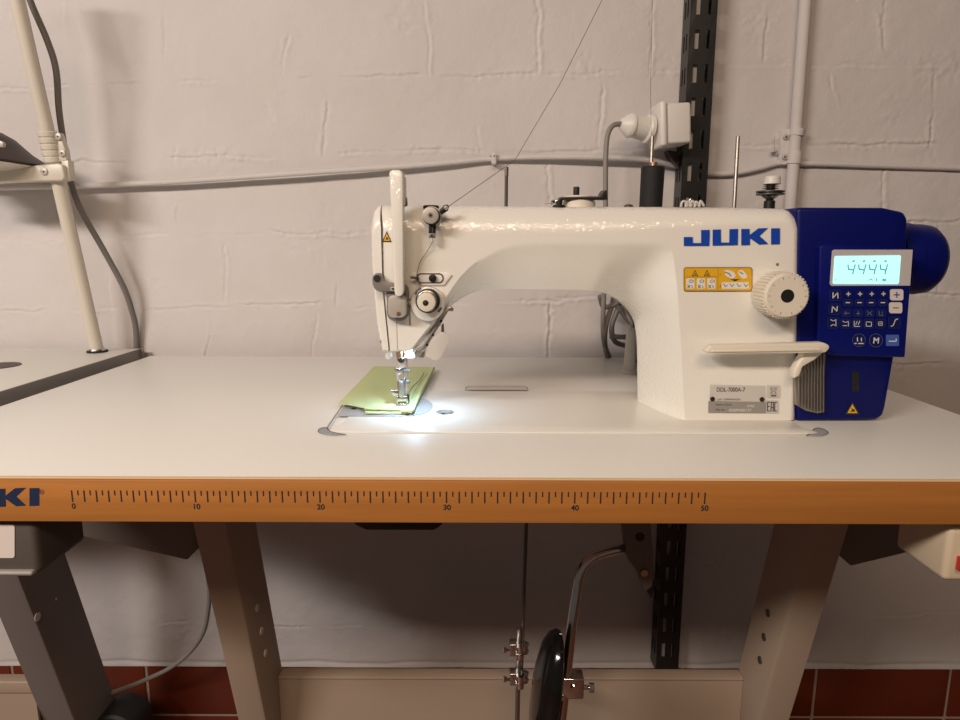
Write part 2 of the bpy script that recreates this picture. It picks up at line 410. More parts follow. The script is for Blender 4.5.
b = MB(); d = ray(56, 599); p = CAM + d * ((nb_ + .0006 - CAM.x) / d.x); b.lathe(p, (1, 0, 0), [(0, .0018), (.0006, .0018)], 'label_white', 12); b.build('rivet', lg)
b = MB(); yb = leg_Y(.30) + .10; zz = P(10, 682, yb).z; b.box((-1.5, yb, zz - .02), (na, yb + .02, zz), 'leg_paint', .002); b.box((-1.5, yb + .004, zz - .09), (na, yb + .008, zz - .02), 'leg_paint'); b.build('crossbar', t2)
b = MB(); yy = leg_Y(0) + .085; b.box((na - .005, yy - .2, 0), (nb_ + .005, yy + .22, .03), 'dark_leg', .004); b.build('foot', t2)

# ------------------------------------------------------------------ boxes under the table
bx = thing('control_box', P(10, 560, .09), 'grey plastic box with white label under the left end of the table', 'box')
b = MB(); xr = P(39, 560, .006).x; zl = P(30, 575, .006).z
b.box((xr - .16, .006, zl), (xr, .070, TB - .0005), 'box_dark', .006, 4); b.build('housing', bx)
b = MB(); b.box((xr - .155, .002, zl + .0005), (xr - .004, .012, zl + .0050), 'grey_plastic', .0024, 3); b.build('bottom_lip', bx)
b = MB(); b.pl(rrect(-30, 541.5, 89, 33, 2.5), .0054, .001, 'label_white', 0); b.build('label_plate', bx, label='white rounded label plate')
bx = thing('power_switch', P(950, 560, .09), 'beige switch box with red rocker under the right end of the table', 'switch')
b = MB(); xl = P(946, 560, .006).x; zl = P(946, 582, .006).z; zh = P(946, 528, .006).z
b.box((xl, .006, zl), (xl + .10, .070, zh), 'beige_plastic', .005, 4); b.build('housing', bx)
b = MB(); b.box((xl + .012, .0045, zl + .007), (xl + .09, .007, zh - .007), 'beige_plastic', .001, 2); b.build('front_plate', bx)
b = MB(); p = P(957, 563, .004); b.box((p.x, .0005, p.z - .006), (p.x + .02, .0055, p.z + .006), 'red', .001, 2); b.build('rocker', bx, label='red rocker')
b = MB(); b.box((xl + .02, .02, zh - .001), (xl + .08, .06, TB), 'dark_paint'); b.build('mounting_bracket', bx)

# ------------------------------------------------------------------ knee lifter, pedal rod, oil pan
kl = thing('knee_lifter', P(640, 560, .2), 'chrome bent knee lifter rod with black oval pad below the table', 'knee lifter')
b = MB(); b.tube([P(650, 543, .216), P(628, 547.5, .210), P(604, 553, .190), P(590, 559, .178), P(581, 571, .172), P(577, 590, .168), P(572, 625, .16), P(567, 670, .152), P(561, 722, .142), P(552, 800, .13)], .0056, 'chrome', 14)
b.build('rod', kl)
ty = rowof(.195, TB - .0012) + .6
b = MB(); b.pl([(612, ty), (645, ty), (655, 575), (652, 588), (645, 592), (636, 570), (628, 560)], .195, .02, 'dark_paint', .002)
b.pl([(640, 575), (650, 578), (656, 582), (652, 600), (647, 592)], .20, .012, 'black_metal', .001)
b.build('bracket', kl)
b = MB(); b.disc(644.5, 573.5, 4.2, .19, .01, 'steel', 6); b.build('bracket_screw', kl)
b = MB(); b.disc(640, 537, 5, .1945, .002, 'black_metal', 20); b.build('bracket_hole', kl)
# pad: flattened dish standing on edge
pc = P(543.5, 694, .14)
b = MB(); prof = [(-.013, .0), (-.0125, .014), (-.010, .030), (-.006, .042), (0, .048), (.006, .050), (.010, .049), (.012, .046), (.012, 0)]
M = Matrix.Translation(pc) @ Matrix.Rotation(math.radians(3), 4, 'Z') @ Matrix.Rotation(math.radians(7), 4, 'Y') @ Matrix.Diagonal((.9, .8, 1.5, 1))
tmp = MB(); tmp.lathe((0, 0, 0), (1, 0, 0), prof, 'black_gloss', 40); b.add([M @ v for v in tmp.v], tmp.f, 'black_gloss'); b.build('pad', kl)
b = MB(); p = P(573, 685, .150); b.box((p.x - .017, p.y - .008, p.z - .012), (p.x + .011, p.y + .010, p.z + .013), 'chrome', .002, 3)
b.box((p.x - .030, p.y - .006, p.z - .010), (p.x - .012, p.y + .008, p.z + .010), 'black_metal', .002); b.build('clamp', kl)
b = MB(); b.cyl(p + V((.010, -.002, -.001)), p + V((.017, -.002, -.0015)), .0024, 'chrome', 12); b.cyl(p + V((.017, -.002, -.0015)), p + V((.0225, -.002, -.002)), .0052, 'chrome', 6)
b.cyl(p + V((.0, -.0085, .003)), p + V((.0, -.012, .003)), .004, 'chrome', 12); b.build('clamp_bolt', kl)
for q in (-.0095, .0105):
    b = MB(); b.cyl(p + V((-.012, -.008, q)), p + V((-.012, -.0105, q)), .0022, 'chrome', 10); b.build('clamp_screw', kl)

pr = thing('pedal_rod', P(520, 660, .26), 'thin vertical treadle rod with two steel clamps, left of the knee lifter', 'rod')
b = MB(); b.tube([(P(528, 500, .26).x, .26, TB - .001), P(526.5, 515, .26), P(521, 682, .27)], .0024, 'dark_steel', 10, sub=1); b.build('upper_rod', pr)
b = MB(); b.tube([P(519, 628, .263), P(516, 800, .29), (P(516, 800, .29).x, .30, .045)], .0032, 'dull_steel', 10, sub=1); b.build('lower_rod', pr)
b = MB(); q = P(516, 800, .29); b.box((q.x - .20, .12, .0), (q.x + .12, .34, .045), 'black_metal', .006); b.build('pedal', pr)
for cy in (648, 677):
    c = MB(); q = P(519, cy, .258)
    c.box((q.x - .012, q.y - .006, q.z - .0085), (q.x + .002, q.y + .008, q.z + .0085), 'steel', .0015)
    c.lathe((q.x + .001, q.y - .008, q.z - .0085), (0, 0, 1), [(0, .0055), (.0065, .0055), (.0068, .003), (.0095, .003), (.0098, .0055), (.017, .0055)], 'chrome', 16)
    c.lathe((q.x + .006, q.y, q.z + .003), (0, 0, 1), [(0, .003), (.0004, .0065), (.003, .0065), (.0035, .003)], 'steel', 16)
    c.lathe((q.x + .006, q.y, q.z - .006), (0, 0, 1), [(0, .003), (.0004, .0065), (.003, .0065), (.0035, .003)], 'steel', 16)
    cl = c.build('rod_clamp', pr)
    c = MB(); c.cyl((q.x - .010, q.y - .004, q.z - .001), (q.x - .0165, q.y - .005, q.z + .0005), .0018, 'chrome', 10); c.cyl((q.x - .0165, q.y - .005, q.z + .0005), (q.x - .020, q.y - .0055, q.z + .001), .0036, 'chrome', 6); c.build('wing_screw', cl)
b = MB(); zb2 = P(400, 531, .13).z; xa_, xb_ = P(346, 526, .13).x, P(448, 526, .13).x
pts = [(xa_, .13, TB), (xb_, .13, TB), (xb_ - .006, .13, zb2 + .006), (xb_ - .014, .13, zb2), (xa_ + .020, .13, zb2), (xa_ + .008, .13, zb2 + .006)]
b.prism(pts, (0, .17, 0), 'black_metal', .003); tag(b.build('oil_pan'), 'shallow dark oil pan showing just below the table edge under the needle', 'oil pan')

# ------------------------------------------------------------------ sewing machine
BZ = TZ + .0016
sm = thing('sewing_machine', P(560, 410, .22) * 1.0, 'white industrial sewing machine with navy blue motor and lit display', 'sewing machine')
sm.location.z = TZ; ORG[sm.name] = V(sm.location)
SF = .170; SR = .198; SB = .262
def resample(pts, n):
    pts = [V(p) for p in pts]; d = [0]
    for a, c in zip(pts, pts[1:]): d.append(d[-1] + (c - a).length)
    out = []
    for i in range(n):
        q = d[-1] * i / (n - 1); j = 0
        while j < len(d) - 2 and d[j + 1] < q: j += 1
        s_ = (q - d[j]) / max(d[j + 1] - d[j], 1e-9); out.append(pts[j].lerp(pts[j + 1], min(max(s_, 0), 1)))
    return out
def cat(pts, sub=6):
    pts = [V((p[0], p[1], 0)) for p in pts]; e = [pts[0] * 2 - pts[1]] + pts + [pts[-1] * 2 - pts[-2]]; Q = []
    for i in range(1, len(e) - 2):
        a, b_, c, d = e[i - 1:i + 3]
        for k in range(sub):
            t_ = k / sub; Q.append(.5 * ((2 * b_) + (c - a) * t_ + (2 * a - 5 * b_ + 4 * c - d) * t_ * t_ + (3 * b_ - a - 3 * c + d) * t_ ** 3))
    Q.append(pts[-1]); return [(q.x, q.y) for q in Q]
YA = .186
def pxA(l): return [P(p[0], p[1] - (2.0 if p[1] < 212 else 0), p[2] if len(p) > 2 else YA) for p in l]
def deep(l): return [(x, y, YA + (SB - YA) * min(max((x - 596) / 36, 0), 1)) for x, y in l]
def pxB(l): return [P(x, y, SF) for x, y in l]
zfix = lambda l: [V((p.x, p.y, BZ)) for p in l]
secs = []   # (A loop, B loop, count, roundness)
secs.append((pxA(cat([(381.5, 206.5), (430, 206.5), (500, 207.5), (600, 208), (700, 208.5), (784, 210)])), pxB(cat([(384, 232), (430, 233), (500, 234), (600, 234), (700, 228), (780, 224)])), 30, 1.0))
secs.append((pxA(cat([(784, 210), (794, 213.5), (799, 224)], 5)), pxB([(780, 224), (789, 225), (793, 232)]), 8, 1.0))
secs.append((pxA([(799, 224), (797.5, 330)]) + zfix(pxA([(794.5, 418)])), pxB([(793, 232), (792, 330)]) + zfix(pxB([(790, 420)])), 12, 1.0))
secs.append((zfix(pxA([(794.5, 418), (637.5, 397, SB)])), zfix(pxB([(790, 420), (685, 421)])), 10, 1.0))
secs.append((zfix(pxA([(637.5, 397, SB)])) + pxA(deep(cat([(637.5, 390), (637, 365), (636, 335), (632, 317), (622, 303), (607, 294), (588, 291), (560, 290.5), (520, 290), (498, 290), (478, 292), (463, 298), (452, 306), (446, 314)]))),
             zfix(pxB([(685, 421)])) + pxB(cat([(683, 385), (680, 330), (677, 285), (672, 252), (664, 243), (650, 241), (600, 241), (560, 241), (527, 242), (502, 247), (480, 259), (463, 274), (450, 291), (443, 304)])), 64, .25))
secs.append((pxA([(446, 314), (439, 329), (415, 350)]), pxB([(443, 304), (430, 325), (411, 349)]), 10, .4))
secs.append((pxA([(415, 350), (413, 352), (389, 352)]), pxB([(411, 349), (409, 350), (391, 350)]), 8, .8))
secs.append((pxA([(389, 352), (383, 290), (381.5, 206.5)]), pxB([(391, 350), (385, 290), (384, 232)]), 20, .8))
def loft(secs, yf, yr, yb, mt, K=9):
    A = []; B = []; R = []
    for a, b_, n, r in secs:
        A += resample(a, n)[:-1]; B += resample(b_, n)[:-1]; R += [r] * (n - 1)
    R = [sum(R[(i + j) % len(R)] for j in (-2, -1, 0, 1, 2)) / 5 for i in range(len(R))]
    N = len(A); mb = MB(); vs = []
    for k in range(K + 1):
        th = math.pi / 2 * k / K; u = k / K
        for i in range(N):
            yq = yr if A[i].y <= YA + .001 else yr + (A[i].y - YA) / (SB - YA) * (SB - .004 - yr)
            fx = R[i] * math.sin(th) + (1 - R[i]) * u; fy = R[i] * (1 - math.cos(th)) + (1 - R[i]) * u
            a, b_ = A[i], B[i]; vs.append(V((b_.x + (a.x - b_.x) * fx, yf + (yq - yf) * fy, b_.z + (a.z - b_.z) * fx)))
    for i in range(N): vs.append(V((A[i].x, yb, A[i].z)))
    cx = A
    for i in range(N): vs.append(V((A[i].x + (B[i].x - A[i].x) * .3, yb + .012, A[i].z + (B[i].z - A[i].z) * .3)))
    fs = []
    for k in range(K + 2):
        for i in range(N): j = (i + 1) % N; fs.append((k * N + i, k * N + j, (k + 1) * N + j, (k + 1) * N + i))
    fs.append(list(range(N))[::-1]); fs.append([(K + 2) * N + i for i in range(N)])
    mb.add(vs, fs, mt); return mb
body = loft(secs, SF, SR, SB, 'machine').build('arm_casting', sm, smooth=32, wn=True)
# face plate on the left end
fsec = [(pxA(cat([(380.5, 206.5), (376, 208), (372.5, 214), (370.5, 226)], 4)), pxB([(380.5, 228), (377, 229), (375, 231), (374, 235)]), 8, 1),
        (pxA([(370.5, 226), (371, 260), (373.5, 295), (376.5, 325), (380, 343), (382, 351)]), pxB([(374, 235), (374.5, 260), (376.5, 295), (379.5, 325), (382.5, 342), (384, 349)]), 16, 1),
        (pxA([(382, 351), (388.3, 352)]), pxB([(384, 349), (388.3, 350)]), 4, 1),
        (pxA([(388.3, 352), (382.2, 290), (380.5, 206.5)]), pxB([(388.3, 350), (382.2, 290), (380.5, 228)]), 14, 1)]
fp = loft(fsec, SF + .002, SR, SB, 'machine', 6).build('face_plate', sm, smooth=50, wn=True)
b = MB(); b.pl([(381, 214), (381.5, 214), (389.0, 351), (388.3, 351)], SF + .006, .06, 'seam'); b.build('seam_gasket', sm)
b = MB(); b.disc(382.6, 341.5, 2.3, SF + .0035, .006, 'black_metal', 16); b.disc(378.6, 327, 1.3, SF + .006, .004, 'grey_part', 12); b.build('face_plate_screw', fp)
b = MB(); b.strip([P(396.5, 322, SF - .0003), P(397.5, 350, SF - .0003)], .0005, 'label_grey'); b.strip([P(409.3, 305, SF - .0003), P(410, 325, SF - .0003)], .0020, 'label_grey'); b.build('seam_line', sm)

# bed with cushions at its corners
q = [PZ(332, 431.5, BZ), PZ(806, 433.5, BZ), PZ(818, 429, BZ)]
yfB = q[0].y; xlB = PZ(327, 428, BZ).x; xrB = PZ(822, 431, BZ).x; yb_ = yfB + .182
bedpts = [(xlB + .014, yfB, TZ + .0001), (xrB - .016, yfB, TZ + .0001), (xrB - .006, yfB + .004, TZ + .0001), (xrB - .012, yfB + .02, TZ + .0001), (xrB - .012, yb_, TZ + .0001), (xlB + .012, yb_, TZ + .0001), (xlB + .012, yfB + .03, TZ + .0001), (xlB + .003, yfB + .008, TZ + .0001), (xlB + .006, yfB + .003, TZ + .0001)]
b = MB(); b.prism(bedpts, (0, 0, .0015), 'machine_plain', .0006, 2); bed = b.build('bed', sm)
b = MB()
b.strip([PZ(327, 428, TZ + .0019), PZ(344, 403, TZ + .0019)], .0012, 'seam', V((0, 0, 1))); b.build('bed_gap', bed)
for pts, sd in ((cat([(346, 434.6), (334, 435.6), (323, 434), (318, 431.5), (320, 428.5), (326, 427.5), (329, 430), (334, 432.5), (345, 434.4)], 4), 0), (cat([(806, 435.8), (811, 432.5), (814, 429), (819, 428), (824.5, 429.6), (828, 432.4), (825, 435), (818, 436.2), (807, 435.9)], 4), 1)):
    b = MB(); b.prism([PZ(x, y, TZ + .0002) for x, y in pts], (0, 0, .0006), 'cushion'); c_ = b.build('corner_cushion', sm)
    b = MB(); pp = [PZ(x, y, TZ + .0012) for x, y in pts]; b.strip(pp + [pp[0]], .0006, 'ink', V((0, 0, 1))); b.build('cushion_outline', c_)
# needle plate, slide plate, bobbin window, bed slot
b = MB(); b.prism([PZ(x, y, BZ + .0001) for x, y in [(338, 416.3), (345, 405), (352, 396), (382, 396), (382, 416.8)]], (0, 0, .0006), 'plate_steel'); b.build('slide_plate', sm)
ell = [(382, 396)] + [(404 + 28.5 * math.sin(a), 406.5 - 10.3 * math.cos(a)) for a in np.linspace(0, math.pi, 24)] + [(382, 416.8)]
b = MB(); b.prism([PZ(x, y, BZ + .0001) for x, y in ell], (0, 0, .0008), 'plate_steel'); b.build('needle_plate', sm)
for x, y in ((353.5, 408.6), (407.5, 414.7)):
    b = MB(); b.lathe(PZ(x, y, BZ + .001), (0, 0, 1), [(0, .0026), (.0003, .0026)], 'black_metal', 16); b.build('plate_screw', sm)
b = MB(); b.lathe(PZ(444.8, 412.3, BZ), (0, 0, 1), [(0, .0098), (.0006, .0098), (.0008, .009), (.0002, .0085)], 'label_grey', 32)
b.lathe(PZ(443, 413.6, BZ + .0008), (0, 0, 1), [(0, .0026), (.0003, .0026)], 'black_metal', 16)
for dx in (-5, 6): b.lathe(PZ(445 + dx, 412, BZ + .0008), (0, 0, 1), [(0, .0008), (.0002, .0008)], 'black_metal', 8)
b.build('oil_gauge', sm, label='small round steel window in the bed')
slot = [PZ(x, y, BZ + .0002) for x, y in [(465.5, 390), (466, 387.6), (469, 386.3), (523, 386.3), (527, 387.6), (528, 390)]]
b = MB(); b.prism(slot, (0, 0, .0004), 'label_silver'); b.strip(slot, .0010, 'seam', V((0, 0, 1)), .0006); b.build('slot_cover', sm)
b = MB(); zz = V((0, 0, 1))
b.prism([PZ(x, y, BZ + .0001) for x, y in ((388, 430.6), (416, 430.8), (416, 431.6), (388, 431.4))], (0, 0, .0002), 'white_ink'); b.build('bed_marking', bed)

# take-up guard
b = MB(); b.pl([(389, 173), (390.5, 170.5), (393, 169.8), (399, 169.8), (402, 171.5), (403, 175), (403.5, 292), (402, 295.5), (398, 296.5), (395, 295.5), (394.2, 290), (393, 240)], .146, .020, 'machine', .0018, 3)
guard = b.build('take_up_guard', sm)
b = MB(); b.pl([(402.5, 174), (405, 176.5), (405.3, 205), (402.5, 205)], .155, .012, 'machine_plain', .0008, 2); b.pl([(404, 198), (406.5, 197), (407, 205.5), (404, 206.5)], .158, .008, 'dark_steel', .0006, 2); b.build('guard_side', guard)
# grey thread hook and lifter cover
b = MB(); b.pl([(372, 277), (374.5, 273.6), (378, 273), (381, 275), (382.5, 280), (386, 283), (395, 283.4), (395, 291.8), (379, 292), (374.5, 289.5), (372.2, 284)], .158, .014, 'grey_part', .0016, 3); hk = b.build('thread_hook', sm, label='dark grey hook-shaped cover')
b = MB(); b.disc(377, 278.5, 3.6, .1572, .003, 'black_rubber', 20); b.pl(rrect(393, 288.8, 5, 3.6, .5), .1572, .002, 'label_silver'); b.pl(rrect(393.3, 288.9, 3.6, 1.8, .3), .1568, .002, 'black_metal'); b.build('hook_slot', hk)
b = MB(); b.pl(rrect(397.5, 302, 22, 39, 9), .163, .008, 'grey_part', .0012, 2); bp = b.build('lifter_recess', sm, label='dark grey oval backing')
b = MB(); b.pl(rrect(397, 306.5, 18.6, 22.5, 5.5), .153, .010, 'silver_paint', .0016, 3); lp = b.build('lifter_plate', sm, label='silver rounded cover plate')
b = MB(); b.disc(398.5, 314, 2.3, .1522, .002, 'bronze', 6); b.build('plate_bolt', lp)
b = MB(); b.cyl(P(408.2, 303.4, .163), P(410.8, 299.5, .167), .0016, 'chrome', 12); b.lathe(P(408.2, 303.6, .162), (0, -1, 0), [(0, .002), (.001, .0015), (.0014, 0)], 'chrome', 12); b.build('thread_eyelet', sm)

# upper thread tension (small)
ut = MB(); ut.disc(431.5, 217, 10.2, SF - .002, .014, 'machine_plain', 32, bev=.001); ut.build('tension_base', sm)
b = MB(); b.disc(431.3, 216, 8.8, .155, .006, 'black_rubber', 32, bev=.0008); b.disc(430.4, 215.4, 8.0, .150, .008, 'silver_paint', 32, bev=.001); b.disc(430.3, 215, 2.4, .1495, .002, 'dull_steel', 16); b.disc(430.5, 215.2, 1.2, .1491, .002, 'black_metal', 12); d1 = b.build('pretension_dial', sm, label='small silver tension dial')
b = MB(); b.pl([(439, 210), (444, 205), (447.5, 204.2), (449, 206.5), (448, 210.5), (445, 212.8), (441, 215)], .160, .0015, 'black_metal', .0004, 2); b.disc(445.8, 207.8, 2.0, .1597, .001, 'label_silver', 16)
b.pl([(428.5, 224), (436, 224), (435.5, 237.5), (428.8, 237.5)], .160, .0015, 'black_metal', .0004, 2); b.pl([(428.8, 233.5), (435.5, 233.5), (435.3, 238), (429, 238)], .1595, .001, 'dull_steel', .0003); b.disc(431.5, 235.3, 1.3, .1588, .001, 'chrome', 12)
b.disc(432.8, 240.5, 2.2, .160, .004, 'cream', 14); b.build('thread_guide', sm, label='black pierced thread guide')
# middle thread guide plate
b = MB(); b.pl([(411, 274.5), (413, 272.8), (448, 272.8), (452, 275), (444, 285.5), (420, 285.5)], .168, .004, 'machine_plain', .0006, 2); gp = b.build('guide_plate', sm)
b = MB(); o = [P(x, y, .1674) for x, y in rrect(430, 278.2, 26, 9, 4.2, 6)]; b.strip(o + [o[0]], .0012, 'seam'); b.disc(432.5, 278.2, 3.9, .165, .003, 'black_metal', 20, bev=.0005)
b.tube([P(410.5, 277.5, .163), P(414, 277.7, .163), P(418.5, 278.5, .1655)], .0013, 'dark_steel', 10); b.tube([P(412, 276, .163), P(417, 281, .163), P(421, 285, .165)], .0006, 'dull_steel', 8); b.build('guide_slot', gp)
# main tension
b = MB(); b.disc(427.5, 304, 17.5, .161, .012, 'machine', 40, bev=.003); boss = b.build('tension_boss', sm)
b = MB(); b.disc(427.5, 301.2, 12.2, .150, .012, 'black_metal', 40, bev=.0012); b.disc(427, 301.3, 10.6, .1485, .003, 'steel', 40, bev=.0006); b.disc(426.2, 302.2, 9.3, .142, .010, 'cream', 40, bev=.0012)
b.disc(425.5, 303, 2.9, .1415, .002, 'black_metal', 20); b.disc(425.1, 302.4, 1.2, .1412, .001, 'chrome', 12); b.build('tension_dial', sm, label='main thread tension dial')
b = MB(); b.tube([P(415, 294.5, .157), P(417, 290.5, .157), P(421, 288.2, .157)], .0012, 'seam', 8); b.tube([P(438.3, 312, .1595), P(441.5, 308, .161)], .0009, 'seam', 8); b.build('check_spring', boss)

# lamp arm and clear guard at the right of the head
b = MB(); b.pl([(445, 309), (449, 306.5), (453.5, 308.5), (453, 311.5), (448.5, 311), (426, 348), (419.5, 356.5), (414.5, 355), (416, 350), (421, 348)], .176, .008, 'dull_steel', .0008, 2)
for x, y in ((441, 321), (433, 335), (427, 345)): b.disc(x, y, 1.4, .1755, .002, 'black_metal', 10)
b.pl([(441.5, 325), (443.5, 324), (444, 332), (441, 333)], .174, .006, 'dark_steel'); la_ = b.build('lamp_arm', sm, label='slanted steel lamp bracket')
b = MB(); b.pl(cat([(436, 336), (442, 332), (450, 337), (447, 345), (444.5, 351), (441, 357), (435.5, 360.5), (430, 358), (425.5, 355.5), (428, 347), (432, 339)], 4), .170, .0016, 'leaf', .0004, 2, 60); b.build('finger_guard', sm, label='clear plastic leaf-shaped guard')
b = MB(); b.pl(rrect(410, 356, 9, 3.8, 1.6), .20, .012, 'led', .0008); b.build('lamp', sm, label='lit white lamp under the head')
b = MB(); b.disc(388, 356.5, 3.2, .195, .012, 'white_ink', 20, bev=.0008); b.build('face_bolt', sm)
b = MB(); b.pl([(413, 353), (424, 352.5), (423.5, 358.5), (416, 358)], .19, .02, 'dull_steel', .001); b.build('lamp_housing', sm)

# needle bar and presser foot
NY = .217
def vz(px, py0, py1, rp, mt, b, Y=NY, n=20, bev=0.0):
    a = P(px, py0, Y); c = P(px, py1, Y); b.cyl((a.x, Y, a.z), (a.x, Y, c.z), S(Y, rp), mt, n, bev=bev)
b = MB(); vz(400, 346, 358, 4.0, 'bronze', b); vz(398.5, 356, 380, 2.6, 'chrome', b); vz(401.5, 356.5, 367, 5.2, 'chrome', b, bev=.0006); vz(398.5, 367.5, 374, 4.2, 'steel', b, bev=.0006); vz(398.8, 380, 406, .7, 'chrome', b)
a = P(404, 370.5, NY - .004); b.cyl(a, a + V((.007, -.001, 0)), .0018, 'dark_steel', 10); b.build('needle_bar', sm)
b = MB(); vz(404.5, 348, 390, 2.9, 'chrome', b, Y=NY + .006); vz(401.3, 380, 397, 4.2, 'dull_steel', b, Y=NY - .002, bev=.0008)
a = P(406, 381.5, NY - .004); b.cyl(a, a + V((.004, 0, 0)), .0022, 'dark_steel', 10)
a = P(396, 393, NY - .004); b.prism([a + V((-.005, 0, .003)), a + V((.002, 0, .0035)), a + V((.006, 0, .0)), a + V((.006, 0, -.004)), a + V((-.003, 0, -.003)), a + V((-.006, 0, -.001))], (0, .005, 0), 'steel', .0008, 2)
b.pl([(396.5, 396.5), (407, 396), (408.5, 402), (406, 405.5), (397, 405.5)], NY - .006, .010, 'chrome', .0009, 3)
b.pl([(406.5, 394.5), (409, 396), (409, 403.5), (406.5, 405)], NY - .004, .008, 'black_metal', .0006, 2)
b.pl([(395.5, 404.5), (406.5, 404.5), (407, 407.5), (404.5, 408.3), (401, 407.8), (398, 408.3), (394.8, 407.5)], NY - .012, .026, 'steel', .0006, 2); b.build('presser_foot', sm)

# top of the arm: thread pin, bobbin winder, small parts
b = MB(); vz(506.5, 167, 207, 1.7, 'dark_steel', b, Y=.225, n=14); vz(506.6, 167, 176, 2.0, 'steel', b, Y=.225, n=14); b.build('thread_pin', sm)
b = MB(); q = P(578.5, 209, .222); hgt = P(578.5, 196, .222).z - q.z
b.lathe((q.x, .222, q.z), (0, 0, 1), [(0, S(.222, 16)), (hgt * .55, S(.222, 16)), (hgt * .6, S(.222, 15)), (hgt * .95, S(.222, 14.6)), (hgt, S(.222, 13.5))], 'cream', 40); bw = b.build('bobbin_winder', sm)
b = MB(); b.pl([(556, 203), (557.5, 199), (560, 197), (573, 196.6), (599, 196.2), (601.5, 190.6), (607, 190), (607.5, 199.8), (580, 199.6), (563, 199.6), (562, 205), (557, 204.8)], .205, .010, 'black_metal', .0008, 2)
vz(576.5, 186.8, 198, 3.0, 'black_rubber', b, Y=.212, bev=.0008); b.build('winder_lever', bw, label='black winder lever with peg')
b = MB(); b.tube([P(545, 204.5, .200), P(551, 204, .200), P(553, 202, .2), P(558, 200.5, .2)], .0012, 'steel', 10); b.lathe(P(559, 208.5, .194), (0, 0, 1), [(0, S(.19, 4)), (.0012, S(.19, 6.5)), (.003, S(.19, 6.5)), (.004, S(.19, 3)), (.008, S(.19, 3))], 'black_metal', 24); b.lathe(P(553, 203.5, .198), (0, 0, 1), [(0, .001), (.001, .0022), (.003, .0022), (.0045, 0)], 'chrome', 14); b.build('winder_guide', bw)
b = MB(); b.lathe(P(628.5, 209, .21), (0, 0, 1), [(0, S(.2, 5)), (.0035, S(.2, 4.4)), (.0048, S(.2, 2)), (.005, 0)], 'brown_cap', 20); b.build('oil_plug', sm)
b = MB(); q = P(431, 206.6, .185); b.lathe((q.x, q.y, q.z - .002), (0, 0, 1), [(0, S(.185, 7.6)), (.0026, S(.185, 7.6)), (.0032, S(.185, 6.5))], 'black_rubber', 28); b.build('top_plug', sm)

# logo, warning decals and name plate on the casting
b = MB(); juki(b, lambda x, y: P(660 + x / 6, 210 + y / 6, SF - .0009), 'logo_blue'); b.build('logo', sm, label='blue four-letter maker logo')
def tri(b, cx, cy, w, h, Y, inner=True):
    o = [(cx, cy - h / 2), (cx + w / 2, cy + h / 2), (cx - w / 2, cy + h / 2)]
    b.pl(o, Y, .0003, 'ink'); c = (cx, cy + h * .167)
    b.pl([(c[0] + (x - c[0]) * .68, c[1] + (y - c[1]) * .68) for x, y in o], Y - .0002, .0002, 'yellow')
    if inner: b.pl([(cx - w * .10, cy + h * .02), (cx + w * .14, cy + h * .12), (cx + w * .16, cy + h * .28), (cx - w * .16, cy + h * .28), (cx - w * .02, cy + h * .16)], Y - .0004, .0002, 'ink')
YD = SF - .0008
b = MB(); b.pl(rrect(718, 279.3, 68.5, 23.8, 2.2), YD, .0004, 'yellow')
o = [P(x, y, YD - .0002) for x, y in rrect(718, 279.3, 68, 23.4, 2.2)]; b.strip(o + [o[0]], .0007, 'bronze')
b.strip([P(718.2, 268.5, YD - .0002), P(717.8, 290.5, YD - .0002)], .0003, 'seam'); b.strip([P(685, 277, YD - .0002), P(718, 276.6, YD - .0002)], .0003, 'seam')
for cx in (695, 707): tri(b, cx, 273, 6.4, 6.2, YD - .0002)
for cx in (690.5, 701, 711.5):
    b.pl(rrect(cx, 283.6, 8, 10.4, 1), YD - .0002, .0002, 'white_ink')
    b.strip([P(cx - 3, 285, YD - .0004), P(cx - .5, 288, YD - .0004)], .0006, 'ink'); b.strip([P(cx - 3, 288, YD - .0004), P(cx - .5, 285, YD - .0004)], .0006, 'ink')
    b.strip([P(cx - 1.5, 281.5, YD - .0004), P(cx, 279.8, YD - .0004), P(cx + 2.6, 280.2, YD - .0004), P(cx + 2.8, 282, YD - .0004), P(cx - 1, 282.4, YD - .0004)], .0006, 'grey_part')
    b.strip([P(cx + 1, 285.5, YD - .0004), P(cx + 2.2, 288, YD - .0004)], .0007, 'grey_part')
b.text('1', P(719.2, 275.8, YD - .0003), .0034, 'ink'); b.text('2', P(719.2, 287.2, YD - .0003), .0034, 'ink')
b.pl(cat([(723.8, 271), (728, 270), (734, 272.5), (735.5, 276.5), (732, 278.5), (726, 276)], 4), YD - .0002, .0002, 'white_ink'); b.pl(cat([(738, 271.5), (742, 270), (746, 274), (747, 277.5), (743, 278.5), (739, 275)], 4), YD - .0002, .0002, 'white_ink')
b.strip([P(724.5, 272, YD - .0004), P(729, 273.5, YD - .0004), P(731, 276, YD - .0004)], .0010, 'grey_part'); b.strip([P(740, 272, YD - .0004), P(743, 274, YD - .0004)], .0010, 'grey_part')
b.pl([(730, 279.2), (740, 279.2), (735, 281.3)], YD - .0002, .0002, 'ink')
b.pl(rrect(735.3, 285.5, 27, 6.6, 1), YD - .0002, .0002, 'white_ink')
for cx in (725.5, 732, 739, 746):
    b.strip([P(cx - 2.2, 283.6, YD - .0004), P(cx, 286.6, YD - .0004), P(cx + 2, 284 + random.random() * 4, YD - .0004)], .0007, 'grey_part')
b.build('warning_label', sm, label='yellow pictogram warning label')
b = MB(); tri(b, 386.8, 236.5, 9.6, 11, SF - .0006); b.build('warning_triangle', sm, label='yellow hand hazard triangle')
b = MB(); b.disc(777.5, 264.5, 1.5, SF - .0004, .001, 'grey_part', 12); b.build('set_screw', sm)
YN = SF - .0008
